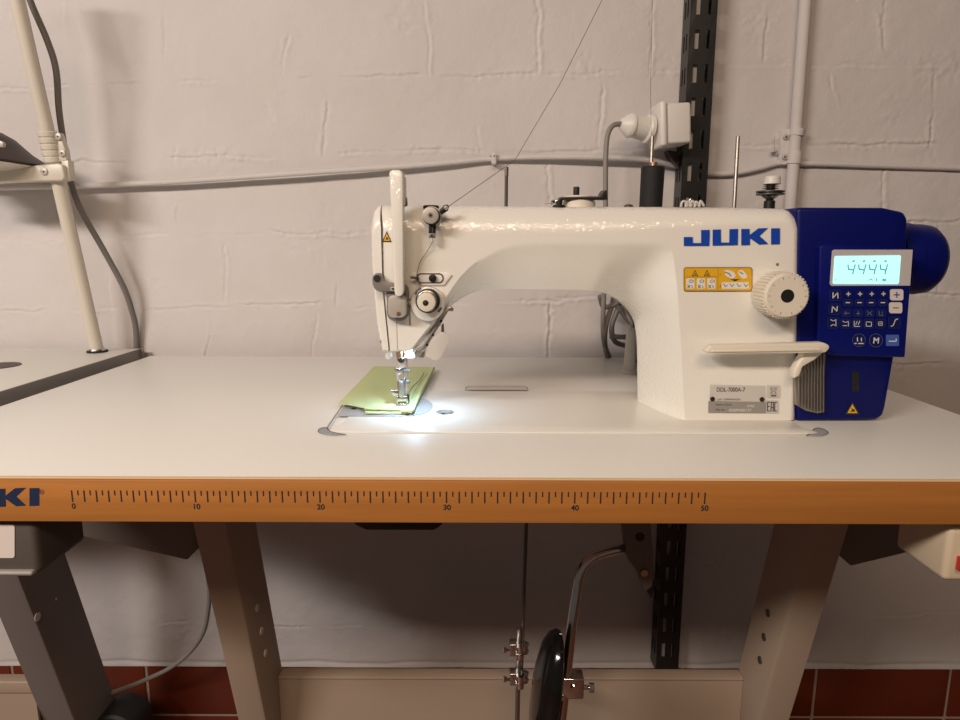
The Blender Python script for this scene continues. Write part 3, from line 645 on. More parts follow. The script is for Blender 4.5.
b = MB(); b.pl([(710.5, 384.8), (765.5, 386), (765.7, 402), (709.5, 401)], YN, .0004, 'label_silver'); b.pl([(708.5, 401), (766.5, 402.2), (766, 413.2), (708.3, 412.8)], YN - .0001, .0004, 'label_grey', 0)
np_ = b.build('name_plate', sm, label='silver and grey maker plate')
b = MB(); YT = YN - .0003
b.text('DDL-7000A-7', P(716.3, 391.6, YT), .0064, 'ink', sx=.80, bold=.00003); b.text('JUKI  CORPORATION', P(717.5, 400.3, YT), .0027, 'ink', sx=.92); b.text('Made in China', P(715.5, 405.5, YT), .0029, 'ink'); b.text('Mfg. No.', P(715.5, 410.6, YT), .0029, 'ink')
b.text('UAB', P(747, 407.2, YT), .0040, 'white_ink'); b.text('4D0PH00177', P(728.5, 411.6, YT), .0043, 'white_ink'); b.build('plate_text', np_)
for x, y in ((712.7, 399.2), (762.3, 399.6)):
    b = MB(); b.disc(x, y, 2.4, YN - .0012, .0015, 'black_metal', 20, bev=.0003); b.build('rivet', np_)
b = MB(); b.pl(rrect(773.6, 391.7, 13, 12.6, .8), YN, .0004, 'label_silver')
sp = lambda l, w=.0005: b.strip([P(x, y, YT) for x, y in l], w, 'grey_part')
sp([(770, 387.5), (777, 394)], .0004); sp([(777, 387.5), (770, 394)], .0004); sp([(770.5, 388), (776.7, 388)], .0005); sp([(771, 388.5), (771.8, 394), (775.4, 394), (776.2, 388.5)], .0004)
b.pl([(771, 395.2), (776.3, 395.2), (776.3, 396.4), (771, 396.4)], YT, .0002, 'ink'); b.build('disposal_symbol', sm, label='small crossed-out bin label')
b = MB(); b.pl(rrect(772.3, 406.8, 12.4, 13, .8), YN, .0004, 'label_silver')
sp = lambda l, w=.0009: b.strip([P(x, y, YT) for x, y in l], w, 'ink')
sp([(770, 402.2), (767.7, 402.2), (767.5, 411), (769.8, 411)]); sp([(767.6, 406.5), (769.6, 406.5)]); sp([(771, 411.3), (771.3, 402.2), (773.4, 402.2), (773.2, 411.3)]); sp([(771.2, 407.5), (773.2, 407.5)]); sp([(777, 402.4), (774.8, 402.4), (774.6, 411), (776.8, 411)])
b.build('conformity_label', sm, label='small three-letter conformity label')

# stitch dial
o = P(787.5, 296, .138); r = S(.138, 22.2); b = MB()
b.lathe(o, (0, 1, 0), [(0, r * .30), (0, r * .93), (.0012, r * .985), (.003, r), (.020, r * 1.03), (.031, r * 1.03)], 'cream', 64)
for k in range(40):
    a = 2 * math.pi * k / 40; c, s_ = math.cos(a), math.sin(a); rr = r * 1.018
    M_ = Matrix.Translation(o) @ Matrix.Rotation(-a, 4, 'Y')
    b.box((rr - .0006, .004, -.0008), (rr + .0011, .026, .0008), 'cream', 0, 1, M_)
    if k % 2 == 0 and (k < 13 or k > 34 or 24 < k < 30 or True): b.box((r * .76, -.0004, -.0002), (r * .88, .0004, .0002), 'grey_part' if k % 4 == 0 else 'label_silver', 0, 1, M_)
b.lathe(o, (0, 1, 0), [(-.0002, r * .30), (.004, r * .28), (.004, 0)], 'black_metal', 32)
sd = b.build('stitch_dial', sm, label='cream ribbed stitch length dial')
# reverse lever: ledge along the front, arm curling back on the right
b = MB()
lev = [(705, 351.5), (711, 345.5), (800, 343.2), (824, 342.6), (829.5, 345.2), (830, 348.5), (826, 352.8), (800, 353.6), (708, 353.4)]
b.pl(lev, .142, .012, 'cream', .0018, 3)
b.pl([(713, 350.3), (820, 348.4), (822, 350.8), (712, 352.2)], .1405, .004, 'cream', .0006, 2)
b.pl([(829, 344.5), (829.5, 348), (815, 360), (803, 367), (800, 376), (794, 379), (794, 372), (799, 362), (806, 352), (815, 346)], .150, .012, 'cream', .002, 3)
b.build('reverse_lever', sm)
# blue motor unit
MF = .171
b = MB(); b.pl([(797, 207.3), (884, 207.5), (893, 209.5), (905, 212), (908.5, 219), (908, 240), (905, 330), (895, 357), (890, 385), (886, 408), (883.5, 416), (877, 420.2), (797, 421.5)], MF, .115, 'blue', .005, 3)
mo = b.build('motor_housing', sm, label='navy blue motor housing')
b = MB(); b.pl([(820, 246), (828, 243.8), (913.5, 249.5), (905.3, 357.6), (838, 356), (818, 353)], .1625, .010, 'blue_panel', .0016, 3); pn = b.build('control_panel', sm, label='navy control panel with lit screen and keys')
YP = .1623
b = MB(); b.pl([(832, 250.8), (834, 249.6), (913.0, 249.6), (910.3, 285.8), (831.5, 286), (829.6, 284)], YP, .001, 'bezel', .0003, 1); b.build('screen_bezel', pn)
b = MB(); b.pl([(834.8, 257), (836, 256), (900, 255.3), (901, 256.5), (899, 283), (897.5, 284.2), (834, 284), (833, 282.8)], YP - .0006, .001, 'lcd')
sc_ = lambda l, w=.0009: b.strip([P(x, y, YP - .0008) for x, y in l], w * 1.25, 'lcd_digit')
for cx in (852, 862.7, 873.4, 884.3):
    sc_([(cx - 4, 264.8), (cx - 3.6, 269.2), (cx + 1.6, 270)], .0008); sc_([(cx + 3.2, 264.6), (cx + 1.9, 269.4)], .0008); sc_([(cx + 1.5, 270.4), (cx + .7, 274)], .0008)
for cx in (853.5, 864, 874.5, 885.5): sc_([(cx - .8, 261.2), (cx + .8, 261)], .0010)
sc_([(868.5, 280.4), (870.8, 278.8), (872.5, 280.2)], .0005); sc_([(876.5, 278.4), (876.7, 281)], .0006); sc_([(882.5, 279), (886, 281)], .0007); sc_([(882.5, 281), (886, 279)], .0007); sc_([(835.5, 279.5), (836.2, 280.3)], .0005)
b.build('display', pn, label='bright cyan display reading 4444')
def key(cx, cy, w, h, fill, line, sym, symmat, r=1.4, lw=.0006):
    b = MB(); b.pl(rrect(cx, cy, w, h, r), YP - .0004, .001, fill)
    if line: o = [P(x, y, YP - .0006) for x, y in rrect(cx, cy, w, h, r)]; b.strip(o + [o[0]], .00028, line)
    for l in sym: b.strip([P(cx + x, cy + y, YP - .0008) for x, y in l], lw, symmat)
    b.build('key', pn)
plus = [[(-1.8, 0), (1.8, 0)], [(0, -1.8), (0, 1.8)]]; minus = [[(-1.9, 0), (1.9, 0)]]
key(835.5, 295.4, 11.4, 10.4, 'blue_key', 'key_line', [[(-2.4, -2.8), (-2.6, 2.6), (2.2, -2.8), (2.5, 2.8)]], 'key_white', lw=.0010)
key(834.5, 309.2, 11.4, 10.6, 'blue_key', 'key_line', [[(-2.6, 3), (-2, -2.8), (2.4, 2), (2.8, -2.6)]], 'key_white', lw=.0010)
key(833.3, 323, 11.6, 10.6, 'blue_key', 'key_line', [[(-2.6, -3.4), (0, -2), (2.8, -3.4)], [(-2.4, 2.8), (0, 1.4), (3, 2.8)], [(2.6, -2.6), (2.7, 2.4)]], 'key_white', lw=.0007)
for i in range(4):
    key(848.4 + i * 11.7, 294 - i * .05, 8.2, 7.0, 'blue_key', None, plus, 'key_white', 3.2, .0010)
    key(847.8 + i * 11.7, 302.6, 8.6, 6.6, 'blue_key', 'key_line', minus, 'key_white', 1.8, .0010)
s3 = [[[(-2.6, 0), (2.6, 0)], [(-1, -1.6), (0, 0), (-1, 1.6)]], [[(0, -2), (0, 2)], [(-1.8, .3), (1.8, .3)]], [[(-2.4, -1.8), (2.4, 1.8)], [(-2.4, 1.8), (2.4, -1.8)]], [[(-2, -2), (-2, 2), (2, 2)], [(1, -1.5), (1, .5)]]]
s4 = [[[(-2.8, -2.4), (0, -1), (2.8, -2.4), (2.8, 2.6)], [(-2.6, 2), (1.4, 2)]], [[(-3, -2.4), (-3, 2.8), (2.6, 2.8)], [(-1.5, 1), (0, -2.4)], [(1, 1), (2.6, -2.6)]], [[(-2.6, -1.6), (2.6, -1.6), (2.6, 2.6), (-2.6, 2.6), (-2.6, -.4)]], [[(-2, -1.6), (2, -1.8), (1.8, 1.8), (-1.8, 1.8), (-2, -1.6)], [(-1, .4), (1.2, -.6)]]]
for i in range(4):
    key(846.6 + i * 11.5, 313.2, 8.8, 7.0, 'blue_key', 'key_line', s3[i], 'key_mid', 1, .0007)
    key(845.6 + i * 11.6, 323.6, 9.4, 9.2, 'blue_key', 'key_line', s4[i], 'key_white' if i < 3 else 'bezel', 1, .0007)
key(896.8, 294.8, 13.2, 11.2, 'key_beige', None, [[(-2.6, 0), (2.6, 0)], [(0, -2.6), (0, 2.6)]], 'blue_key_light', 2.2, .0011)
key(895.8, 307.8, 13, 11, 'key_beige', None, [[(-2.6, 0), (2.6, 0)]], 'grey_part', 2.2, .0010)
key(894.4, 322.6, 12, 11.2, 'blue_key', 'key_line', [[(-3.4, 3.6), (-1.2, 3), (0, 0), (1, -3), (3.4, -3.6)]], 'key_white', 1.4, .0009)
key(859, 340.2, 13, 13, 'blue_key', 'key_mid', [[(-1.6, -2.6), (-1.4, 1)], [(2.4, -2.2), (2.4, .8)], [(-4.2, 3.2), (-2.6, 3.2)], [(-.6, 3.3), (4.2, 3.3)]], 'key_white', 6.4, .0010)
b = MB(); b.pl(rrect(875.9, 340.4, 13.4, 13.4, 6.6), YP - .0004, .001, 'blue_key'); o = [P(x, y, YP - .0006) for x, y in rrect(875.9, 340.4, 13.4, 13.4, 6.6)]; b.strip(o + [o[0]], .0003, 'key_mid'); b.text('M', P(875.9, 343.2, YP - .0008), .0082, 'key_white', align='CENTER', bold=.0002); b.build('key', pn)
key(892.6, 340.4, 12.8, 11.2, 'blue_key_light', None, [[(3.6, -1.6), (3.6, .8), (-3.6, .8)]], 'white_ink', 1, .0009)
# lower decals, ribbed air cover
b = MB(); b.pl(rrect(855.5, 381.5, 7.4, 20, .5), MF - .0004, .001, 'black_metal'); b.build('sensor_window', mo)
b = MB(); tri(b, 852.5, 408, 15, 13, MF - .0006); b.build('warning_triangle', mo, label='yellow hazard triangle')
b = MB()
b.pl([(795, 378), (809, 362), (826.5, 347), (823, 412.5), (818, 413.5), (806, 411), (796, 405)], .1655, .010, 'dull_steel', .001, 2)
for k in range(9):
    x = 798.5 + k * 3.1; yt = 377 - k * 3.4; yl = 406 + min(k * 1.2, 6.5)
    b.pl([(x, yt), (x + 1.3, yt - 1.2), (x + 1.1, yl), (x - .2, yl)], .1630, .004, 'dull_steel', .0003, 1)
b.build('air_grille', sm, label='ribbed grey air cover')
# hand wheel, axis along X
hc = P(905, 259.5, .222); b = MB(); R_ = S(.222, 35.5)
x_of = lambda px: P(px, 259.5, .204).x - hc.x
b.lathe((hc.x, .222, hc.z), (1, 0, 0), [(x_of(896), R_ * .97), (x_of(906), R_), (x_of(913), R_ * 1.0), (x_of(914), R_ * .965), (x_of(926), R_ * .965), (x_of(935), R_ * .93), (x_of(941), R_ * .80), (x_of(945), R_ * .56), (x_of(947), R_ * .3), (x_of(947), 0)], 'blue', 56)
b.build('hand_wheel', sm, label='round navy hand wheel')

# ------------------------------------------------------------------ fabric under the foot
def sheet(pts, z0, th, amp, seed):
    b = MB(); n = 18; rs = random.Random(seed)
    # bilinear patch from four pixel corners (fl, fr, br, bl)
    q = [PZ(x, y, z0) for x, y in pts]; vs = []; fs = []
    ph = rs.random() * 6
    for side in (1, 0):
        for i in range(n + 1):
            for j in range(n + 1):
                u, v = i / n, j / n
                p = (q[0] * (1 - u) + q[1] * u) * (1 - v) + (q[3] * (1 - u) + q[2] * u) * v
                w = amp * (math.sin(u * 5 + ph) * math.cos(v * 4 + ph) + .6 * math.sin(v * 9 + u * 6 + ph)) * .5
                w = max(w, -amp * .3) + amp * .3
                vs.append(p + V((0, 0, w + (th if side else 0))))
    N = (n + 1) ** 2; ix = lambda s, i, j: s * N + i * (n + 1) + j
    for i in range(n):
        for j in range(n):
            fs.append((ix(0, i, j), ix(0, i + 1, j), ix(0, i + 1, j + 1), ix(0, i, j + 1))); fs.append((ix(1, i, j), ix(1, i, j + 1), ix(1, i + 1, j + 1), ix(1, i + 1, j)))
    for i in range(n):
        fs.append((ix(0, i, 0), ix(1, i, 0), ix(1, i + 1, 0), ix(0, i + 1, 0))); fs.append((ix(0, i, n), ix(0, i + 1, n), ix(1, i + 1, n), ix(1, i, n)))
        fs.append((ix(0, 0, i), ix(0, 0, i + 1), ix(1, 0, i + 1), ix(1, 0, i))); fs.append((ix(0, n, i), ix(1, n, i), ix(1, n, i + 1), ix(0, n, i + 1)))
    b.add(vs, fs, 'fabric'); return b
fz = BZ + .0012
ff = thing('folded_fabric', PZ(395, 395, BZ), 'pale green folded cloth scrap lying under the presser foot', 'cloth')
sheet([(365, 414.3), (411.5, 414), (420, 396), (368, 398)], fz, .0010, .0004, 1).build('lower_layer', ff)
top = sheet([(338, 404.6), (366, 408.6), (412, 368.5), (374, 367.5)], fz + .0018, .0010, .0010, 2); s2 = sheet([(364, 410), (413, 411), (434, 368), (375, 367)], fz + .0022, .0012, .0006, 3); top.add(s2.v, s2.f, 'fabric'); top.build('upper_layer', ff)
b = MB(); b.tube([PZ(401, 411.3, fz + .003), PZ(407, 411, fz + .0035), PZ(412, 410.5, fz + .003), PZ(416, 402, fz + .003), PZ(423, 388, fz + .003), PZ(433.5, 368, fz + .003)], .0021, 'fabric', 12); b.build('rolled_hem', ff)
b = MB(); b.tube([PZ(424, 372.5, fz + .0043), PZ(419.5, 380, fz + .0043), PZ(413, 386, fz + .0043), PZ(408.5, 393, fz + .0048)], .0003, 'thread', 6); b.tube([PZ(427.5, 373.5, fz + .0055), PZ(421, 381, fz + .0045), PZ(416, 389, fz + .0045), PZ(411, 399, fz + .0045)], .00022, 'thread', 6); b.build('thread_tail', ff)

# ------------------------------------------------------------------ thread on its way to the needle
b = MB(); b.tube([P(700, -200, .40), P(612, -20, .33), P(560, 84, .30), P(515, 160, .26), P(447, 207.5, .1595)], .00034, 'thread', 6, sub=1)
b.tube([P(447, 207.5, .1595), P(438, 213, .158), P(433, 226, .158), P(432.6, 240, .1585), P(428, 250, .1665), P(420, 262, .167), P(416.5, 276, .1655)], .0003, 'thread', 6, sub=6)
tag(b.build('sewing_thread'), 'thin dark thread slanting down to the small silver dial on the machine head', 'thread')
b = MB(); b.tube([P(656, -200, .46), P(652.5, -10, .46), P(650.5, 90, .46), P(651.3, 136, .46)], .0003, 'thread', 6, sub=1); tag(b.build('sewing_thread'), 'thin upright thread rising from the black spool to the top of the picture', 'thread')

# ------------------------------------------------------------------ spool stand behind the pillar
ts = thing('spool_stand', (P(700, 300, .44).x, .44, TZ), 'steel spool pins standing on the table behind the machine pillar', 'spool stand')
b = MB(); b.box((P(640, 300, .46).x, .40, TZ), (P(785, 300, .44).x, .49, TZ + .012), 'black_metal', .003); b.build('base', ts)
def pin(px, Y, py, rp, px2):
    a = P(px, py, Y); b = MB(); q = P(px2, 206, Y); d = (q - a); q2 = a + d * ((TZ + .01 - a.z) / d.z); b.cyl(q2, a, S(Y, rp), 'dull_steel', 16, bev=.0006); b.build('spool_pin', ts)
pin(652.3, .46, 135.5, 1.8, 649.5); pin(738, .44, 136, 1.9, 734.2)
b = MB(); q = P(769, 209, .42); Z0 = q.z; hh = lambda py: P(769, py, .42).z - Z0; R3 = lambda n: S(.42, n)
b.lathe((q.x, .42, Z0), (0, 0, 1), [(TZ + .012 - Z0, R3(3)), (-.01, R3(3)), (-.009, R3(5.2)), (hh(201), R3(5.2)), (hh(200), R3(3))], 'black_metal', 24)
b.lathe((q.x, .42, Z0), (0, 0, 1), [(hh(200), R3(3)), (hh(197), R3(7)), (hh(196), R3(8))], 'steel', 28)
b.lathe((q.x, .42, Z0), (0, 0, 1), [(hh(195.5), R3(6)), (hh(195), R3(13)), (hh(193.6), R3(13)), (hh(193), R3(8)), (hh(192.4), R3(13)), (hh(191), R3(13)), (hh(190.4), R3(8))], 'dark_steel', 32)
for py in (189, 187, 185.2): b.lathe((q.x, .42, Z0), (0, 0, 1), [(hh(py), R3(6)), (hh(py - .5), R3(8)), (hh(py - 1), R3(6))], 'steel', 24)
b.lathe((q.x, .42, Z0), (0, 0, 1), [(hh(190), R3(4)), (hh(184), R3(4))], 'dark_steel', 20)
tn = b.build('tension_post', ts, label='winder tension post with sprung discs')
b = MB(); b.lathe((q.x + R3(1), .42, Z0), (0, 0, 1), [(hh(184), R3(8)), (hh(177.2), R3(7.4)), (hh(176.2), R3(6.4)), (hh(176), 0)], 'white_plastic', 28); b.build('knob', tn, label='white knob')
sp_ = thing('thread_spool', (P(650, 200, .46).x, .46, TZ + .012), 'tall black spool on the left steel pin behind the machine', 'spool')
q = P(650, 208, .46); Z0 = q.z; hh = lambda py: P(650.5, py, .46).z - Z0; R4 = lambda n: S(.46, n)
b = MB(); b.lathe((q.x + .0008, .46, Z0), (.012, 0, 1), [(TZ + .012 - Z0, R4(10.5)), (hh(200), R4(11)), (hh(168), R4(11.2)), (hh(166.8), R4(10.4)), (hh(166.5), R4(3))], 'black_thread', 32); b.build('winding', sp_)
b = MB(); b.lathe((q.x + .0012, .46, Z0), (.012, 0, 1), [(hh(167), R4(4)), (hh(162.5), R4(4)), (hh(162), R4(2))], 'bronze', 20); b.build('bush', sp_, label='copper-coloured bush')
b = MB(); q = P(629.3, 373, .428); r_ = S(.428, 1)
b.lathe((q.x, .428, TZ), (-.0, 0, 1), [(0, r_ * 8), (.004, r_ * 7.6), (.006, r_ * 6), (.060, r_ * 4.8), (.064, r_ * 4.2), (.0665, r_ * 2.4), (.067, 0)], 'peg', 28)
tag(b.build('head_rest_post'), 'small grey plastic peg on the table inside the arch, left of the pillar', 'peg')

# ------------------------------------------------------------------ cables, plug and socket
pc_ = thing('power_plug', P(635, 126, .50), 'round white plug with grey cord in the wall socket', 'plug')
ax = (P(657, 131, .548) - P(621, 123.5, .530)).normalized(); o = P(620.5, 123.5, .530); u = S(.53, 1)
b = MB(); b.lathe(o, ax, [(0, u * 3), (u * 1, u * 5), (u * 7, u * 10), (u * 9.5, u * 11.5), (u * 11.5, u * 11.5), (u * 12, u * 10.4), (u * 26, u * 11.5), (u * 28, u * 13.5), (u * 31.5, u * 13.5), (u * 31.5, 0)], 'white_plastic', 36); b.build('plug_body', pc_)
b = MB(); b.tube([o + ax * .002, P(613, 125.5, .527), P(608, 134, .525), P(606, 150, .523), P(605.5, 180, .52), P(605.5, 230, .52), P(604, 290, .525), P(603, 330, .54), P(606, 352, .55), P(612, 375, .585), P(612, 430, .585)], S(.47, 2.6), 'cable_light', 12); b.build('cord', pc_)
cb = MB()
for pts in ([(616, 270), (613, 300), (606, 325), (605, 345), (610, 360), (612, 380)], [(618, 270), (620, 300), (612, 325), (614, 340), (623, 345), (640, 347)], [(600, 296), (603, 306), (612, 306), (620, 300), (622, 292)],
            [(622, 290), (626, 312), (634, 327), (640, 345), (637, 353), (640, 365)], [(610, 336), (622, 337), (640, 336)], [(612, 292), (618, 306), (628, 320), (640, 328)]):
    n = len(pts); cb.tube([P(x, y, (.545 if y < 356 else .583) + .006 * math.sin(i * 2.1 + n)) for i, (x, y) in enumerate(pts)], S(.545, 2.6), 'cable_grey', 12)
tag(cb.build('cable_bundle'), 'tangled loop of grey cable hanging behind the machine arch', 'cable')
# socket box, yawed to the left
so = thing('wall_socket', P(672, 128, .55), 'boxy cream wall socket beside the black slotted rail', 'socket')
c = P(669.5, 126, .545); M_ = Matrix.Translation(c) @ Matrix.Rotation(math.radians(5), 4, 'Z') @ Matrix.Rotation(math.radians(-4), 4, 'Y')
u = S(.53, .93); b = MB(); b.box((-u * 9, -u * 16, -u * 20), (u * 17, u * 20, u * 20), 'white_plastic', u * 3, 4, M_); b.build('housing', so)
b = MB(); b.box((-u * 16, -u * 19, -u * 22), (-u * 9, u * 19, u * 22), 'white_plastic', u * 3, 4, M_); b.build('face_plate', so)
b = MB(); b.pl([(667, 150), (676, 151), (681, 157), (679, 168), (673, 161), (669, 156)], .57, .02, 'brown_cap', .002); tag(b.build('pipe_hanger'), 'small dark brown bent bracket below the wall socket', 'bracket')
b = MB()
for k in range(5): b.tube([P(681 + k * 4.5, 207, .30), P(682 + k * 4.5, 202.5, .30), P(685 + k * 4, 201.5 + (k % 2), .30), P(688 + k * 4, 206, .30)], .0016, 'label_silver', 8)
b.tube([P(688, 206, .305), P(690, 199.5, .305), P(692, 201.5, .305), P(691, 206, .305)], .0012, 'steel', 8)
for p_ in (P(681, 207, .30), P(705, 207, .30)): b.tube([p_, (p_.x, .33, TZ + .15), (p_.x, .345, TZ)], .0012, 'label_silver', 8)
tag(b.build('cord_coil'), 'little coil of silvery cord peeking over the arm in front of the black rail', 'cord')

# ------------------------------------------------------------------ slotted rail
sr = thing('slotted_rail', (P(678, 400, .58).x, .58, .15), 'black slotted steel shelf rail running up the wall', 'rail')
RY = .560; top_c = P(704, 0, RY); bot_c = P(665, 671, RY); top_c = top_c + (top_c - bot_c) * .12
xl0, xr0 = P(691.5, 0, RY).x, P(717.5, 0, RY).x
hw = (xr0 - xl0) / 2; cxT = P(704.5, 0, RY).x; cxB = P(666.8, 671, RY).x; z0, z1 = bot_c.z, top_c.z + .0
cz = lambda z: cxB + (cxT - cxB) * (z - z0) / (P(704, 0, RY).z - z0)
def slotted(x_of, y_of, cols, zpitch, zs_off, zlen, b, mt):
    # face in (u,z) with rectangular slots left open; u in 0..1
    us = sorted({0.0, 1.0, *[c for cc in cols for c in cc]}); z = z0; zc = []
    n = int((z1 - z0) / zpitch) + 1
    zsl = [(z0 + zs_off + k * zpitch, z0 + zs_off + k * zpitch + zlen) for k in range(n) if z0 + zs_off + k * zpitch + zlen < z1]
    zz = sorted({z0, z1, *[q for p in zsl for q in p]})
    for i in range(len(us) - 1):
        for j in range(len(zz) - 1):
            um = (us[i] + us[i + 1]) / 2; zm = (zz[j] + zz[j + 1]) / 2
            if any(a < um < c for a, c in cols) and any(a < zm < c for a, c in zsl): continue
            b.add([(x_of(us[i], zz[j]), y_of(us[i]), zz[j]), (x_of(us[i + 1], zz[j]), y_of(us[i + 1]), zz[j]), (x_of(us[i + 1], zz[j + 1]), y_of(us[i + 1]), zz[j + 1]), (x_of(us[i], zz[j + 1]), y_of(us[i]), zz[j + 1])], [(0, 1, 2, 3)], mt)
pitch = P(700, 40, RY).z - P(698, 74, RY).z
off = (P(697, 66, RY).z - z0) % pitch - .5 * pitch
off = off % pitch
b = MB(); slotted(lambda u_, z: cz(z) - hw + 2 * hw * u_, lambda u_: RY, [(.20, .36), (.64, .78)], pitch, off, pitch * .56, b, 'black_metal')
slotted(lambda u_, z: cz(z) - hw, lambda u_: RY + .036 * (1 - u_), [(.25, .42), (.6, .77)], pitch, off, pitch * .5, b, 'black_metal')
slotted(lambda u_, z: cz(z) + hw, lambda u_: RY + .036 * u_, [(.25, .42), (.6, .77)], pitch, off, pitch * .5, b, 'black_metal')
rr_ = b.build('channel', sr, smooth=0, weld=True); sol = rr_.modifiers.new('sol', 'SOLIDIFY'); sol.thickness = .0018; sol.offset = 0
b = MB(); b.add([(cz(z) + dx, RY + .007 + dy, z) for z in (z0 + .01, z1) for dx, dy in ((-hw * .72, 0), (-hw * .15, 0), (-hw * .15, .002), (-hw * .72, .002))], [(0, 1, 5, 4), (1, 2, 6, 5), (2, 3, 7, 6), (3, 0, 4, 7), (3, 2, 1, 0), (4, 5, 6, 7)], 'label_silver'); b.build('added_slot_strip', sr, label='pale strip added to make the slots look bright')  # added pale strip, its colour stands in for brightness behind the left slots

# ------------------------------------------------------------------ conduit and wall cable
cp = thing('conduit_pipe', (P(795, 200, .585).x, .585, TZ), 'painted vertical conduit pipe on the wall at the right of the rail', 'pipe')
r_ = S(.585, 5.4); a = P(807, -20, .585); c = P(790.5, 205, .585); d = (c - a); e = a + d * ((TZ + .03 - a.z) / d.z)
b = MB(); b.cyl(e, a, r_, 'wall_paint', 20); b.build('pipe', cp)
b = MB(); b.pl([(782, 129.5), (795, 128), (802.5, 129), (801, 164), (780, 164.5)], .588, .016, 'wall_paint', .001, 2); clp = b.build('clamp', cp)
b = MB(); dn = d.normalized()
b.cyl(P(797.6, 129, .585), P(796.3, 136, .585), r_ * 1.22, 'wall_paint', 20); b.build('pipe_strap', clp); b = MB(); b.cyl(P(795.3, 152, .585), P(793.5, 164, .585), r_ * 1.22, 'wall_paint', 20); b.build('pipe_strap', clp)
for x, y in ((786.3, 137), (785.2, 157)):
    b = MB(); b.disc(x, y, 2.7, .585, .004, 'silver_paint', 18, bev=.0008); b.disc(x, y, .9, .5848, .001, 'black_metal', 8); b.build('screw', clp)
b = MB(); b.tube([P(x, y, Y + .003) for x, y, Y in ((-40, 188.5, .585), (30, 187, .584), (80, 186, .583), (140, 183.5, .581), (200, 180, .58), (300, 173, .58), (400, 166.5, .584), (450, 162.5, .587), (494, 158.5, .590), (540, 157, .586), (600, 157.5, .582), (650, 160, .582), (690, 169, .587), (712, 173.5, .590), (735, 173, .590), (760, 168, .59), (780, 163, .593), (800, 163.5, .592), (830, 164, .592), (900, 166.5, .592), (1000, 169.5, .592))], S(.585, 2.7), 'wall_paint', 12, sub=6)
wc = tag(b.build('wall_cable'), 'painted-over cable sagging across the block wall behind the machine', 'cable')
b = MB(); b.pl(rrect(494, 158, 5, 11.5, 1.2), .582, .016, 'wall_paint', .001, 2); b.disc(494.3, 156, 1.0, .5815, .002, 'grey_part', 10); b.pl([(489.5, 156.5), (493, 154), (493.3, 156.3)], .588, .003, 'grey_part'); b.build('cable_clip', wc)
b = MB(); b.cyl(P(774.5, 136, .592), P(774.3, 151.5, .592), .0007, 'dull_steel', 8); b.pl([(771.5, 152.3), (777.5, 151), (776, 153.5)], .588, .008, 'grey_part'); tag(b.build('wall_hook'), 'tiny wire hook on the wall left of the pipe clamp', 'hook')

# ------------------------------------------------------------------ left thread stand on the neighbouring table
ls = thing('thread_stand', PZ(98, 353, NZ), 'cream leaning pole with a cross arm on the neighbouring table', 'thread stand')
base = PZ(97.5, 352, NZ); topp = P(17, 0, .47); at = lambda py, : None
dv = topp - base; ext = base + dv * 1.15; r_ = S(.53, 6.3)
b = MB(); b.cyl(base, ext, r_, 'pole', 24); b.build('pole', ls)
b = MB(); b.lathe(base, (0, 0, 1), [(0, S(.56, 9.5)), (.003, S(.56, 9.5)), (.0035, S(.56, 8))], 'black_rubber', 28); b.lathe(base + V((0, 0, .0036)), (0, 0, 1), [(0, S(.56, 8.6)), (.002, S(.56, 8.0)), (.0025, 0)], 'steel', 28); b.build('foot_washer', ls)
def onpole(py):
    # point of the pole seen at image row py
    lo, hi = 0.0, 1.2
    for _ in range(40):
        mid = (lo + hi) / 2; p = base + dv * mid; q = p - CAM
        yy = 360 - F * q.dot(upv) / q.dot(fwd)
        if yy > py: lo = mid
        else: hi = mid
    return base + dv * lo
p0, p1 = onpole(163), onpole(131); L = (p1 - p0).length; pf = []
for k in range(5):
    z_ = L * k / 5; pf += [(z_, r_ * 1.18), (z_ + L * .04, r_ * 1.32), (z_ + L * .16, r_ * 1.32), (z_ + L * .19, r_ * 1.18)]
b = MB(); b.lathe(p0, p1 - p0, pf, 'pole', 24); yq = p0.y
b.pl([(49, 131), (59, 132.5), (65, 150), (66.5, 160), (52, 163)], yq - .006, .012, 'pole', .001, 2); cl_ = b.build('collar', ls)
for x, y in ((57.5, 136.5), (61.5, 153)):
    b = MB(); b.disc(x, y, 3.3, yq - .0095, .004, 'silver_paint', 18, bev=.0008); b.disc(x, y, .9, yq - .0098, .001, 'black_metal', 8); b.build('screw', cl_)
pm = onpole(173); ym = pm.y - r_ - .008
b = MB(); b.pl([(-60, 170), (32, 165.5), (58, 163), (62.5, 165), (64.5, 177.5), (62, 180.5), (36, 181), (-60, 184)], ym, .022, 'pole', .0022, 3); b.pl([(61, 161), (68, 160), (70, 180), (64, 180)], ym + .008, .014, 'pole', .001, 2); ca = b.build('cross_arm', ls)
b = MB(); b.disc(43.5, 171.5, 3.6, ym - .002, .004, 'silver_paint', 20, bev=.0008); b.disc(43.5, 171.5, .9, ym - .0023, .001, 'black_metal', 8); b.build('arm_screw', ca)
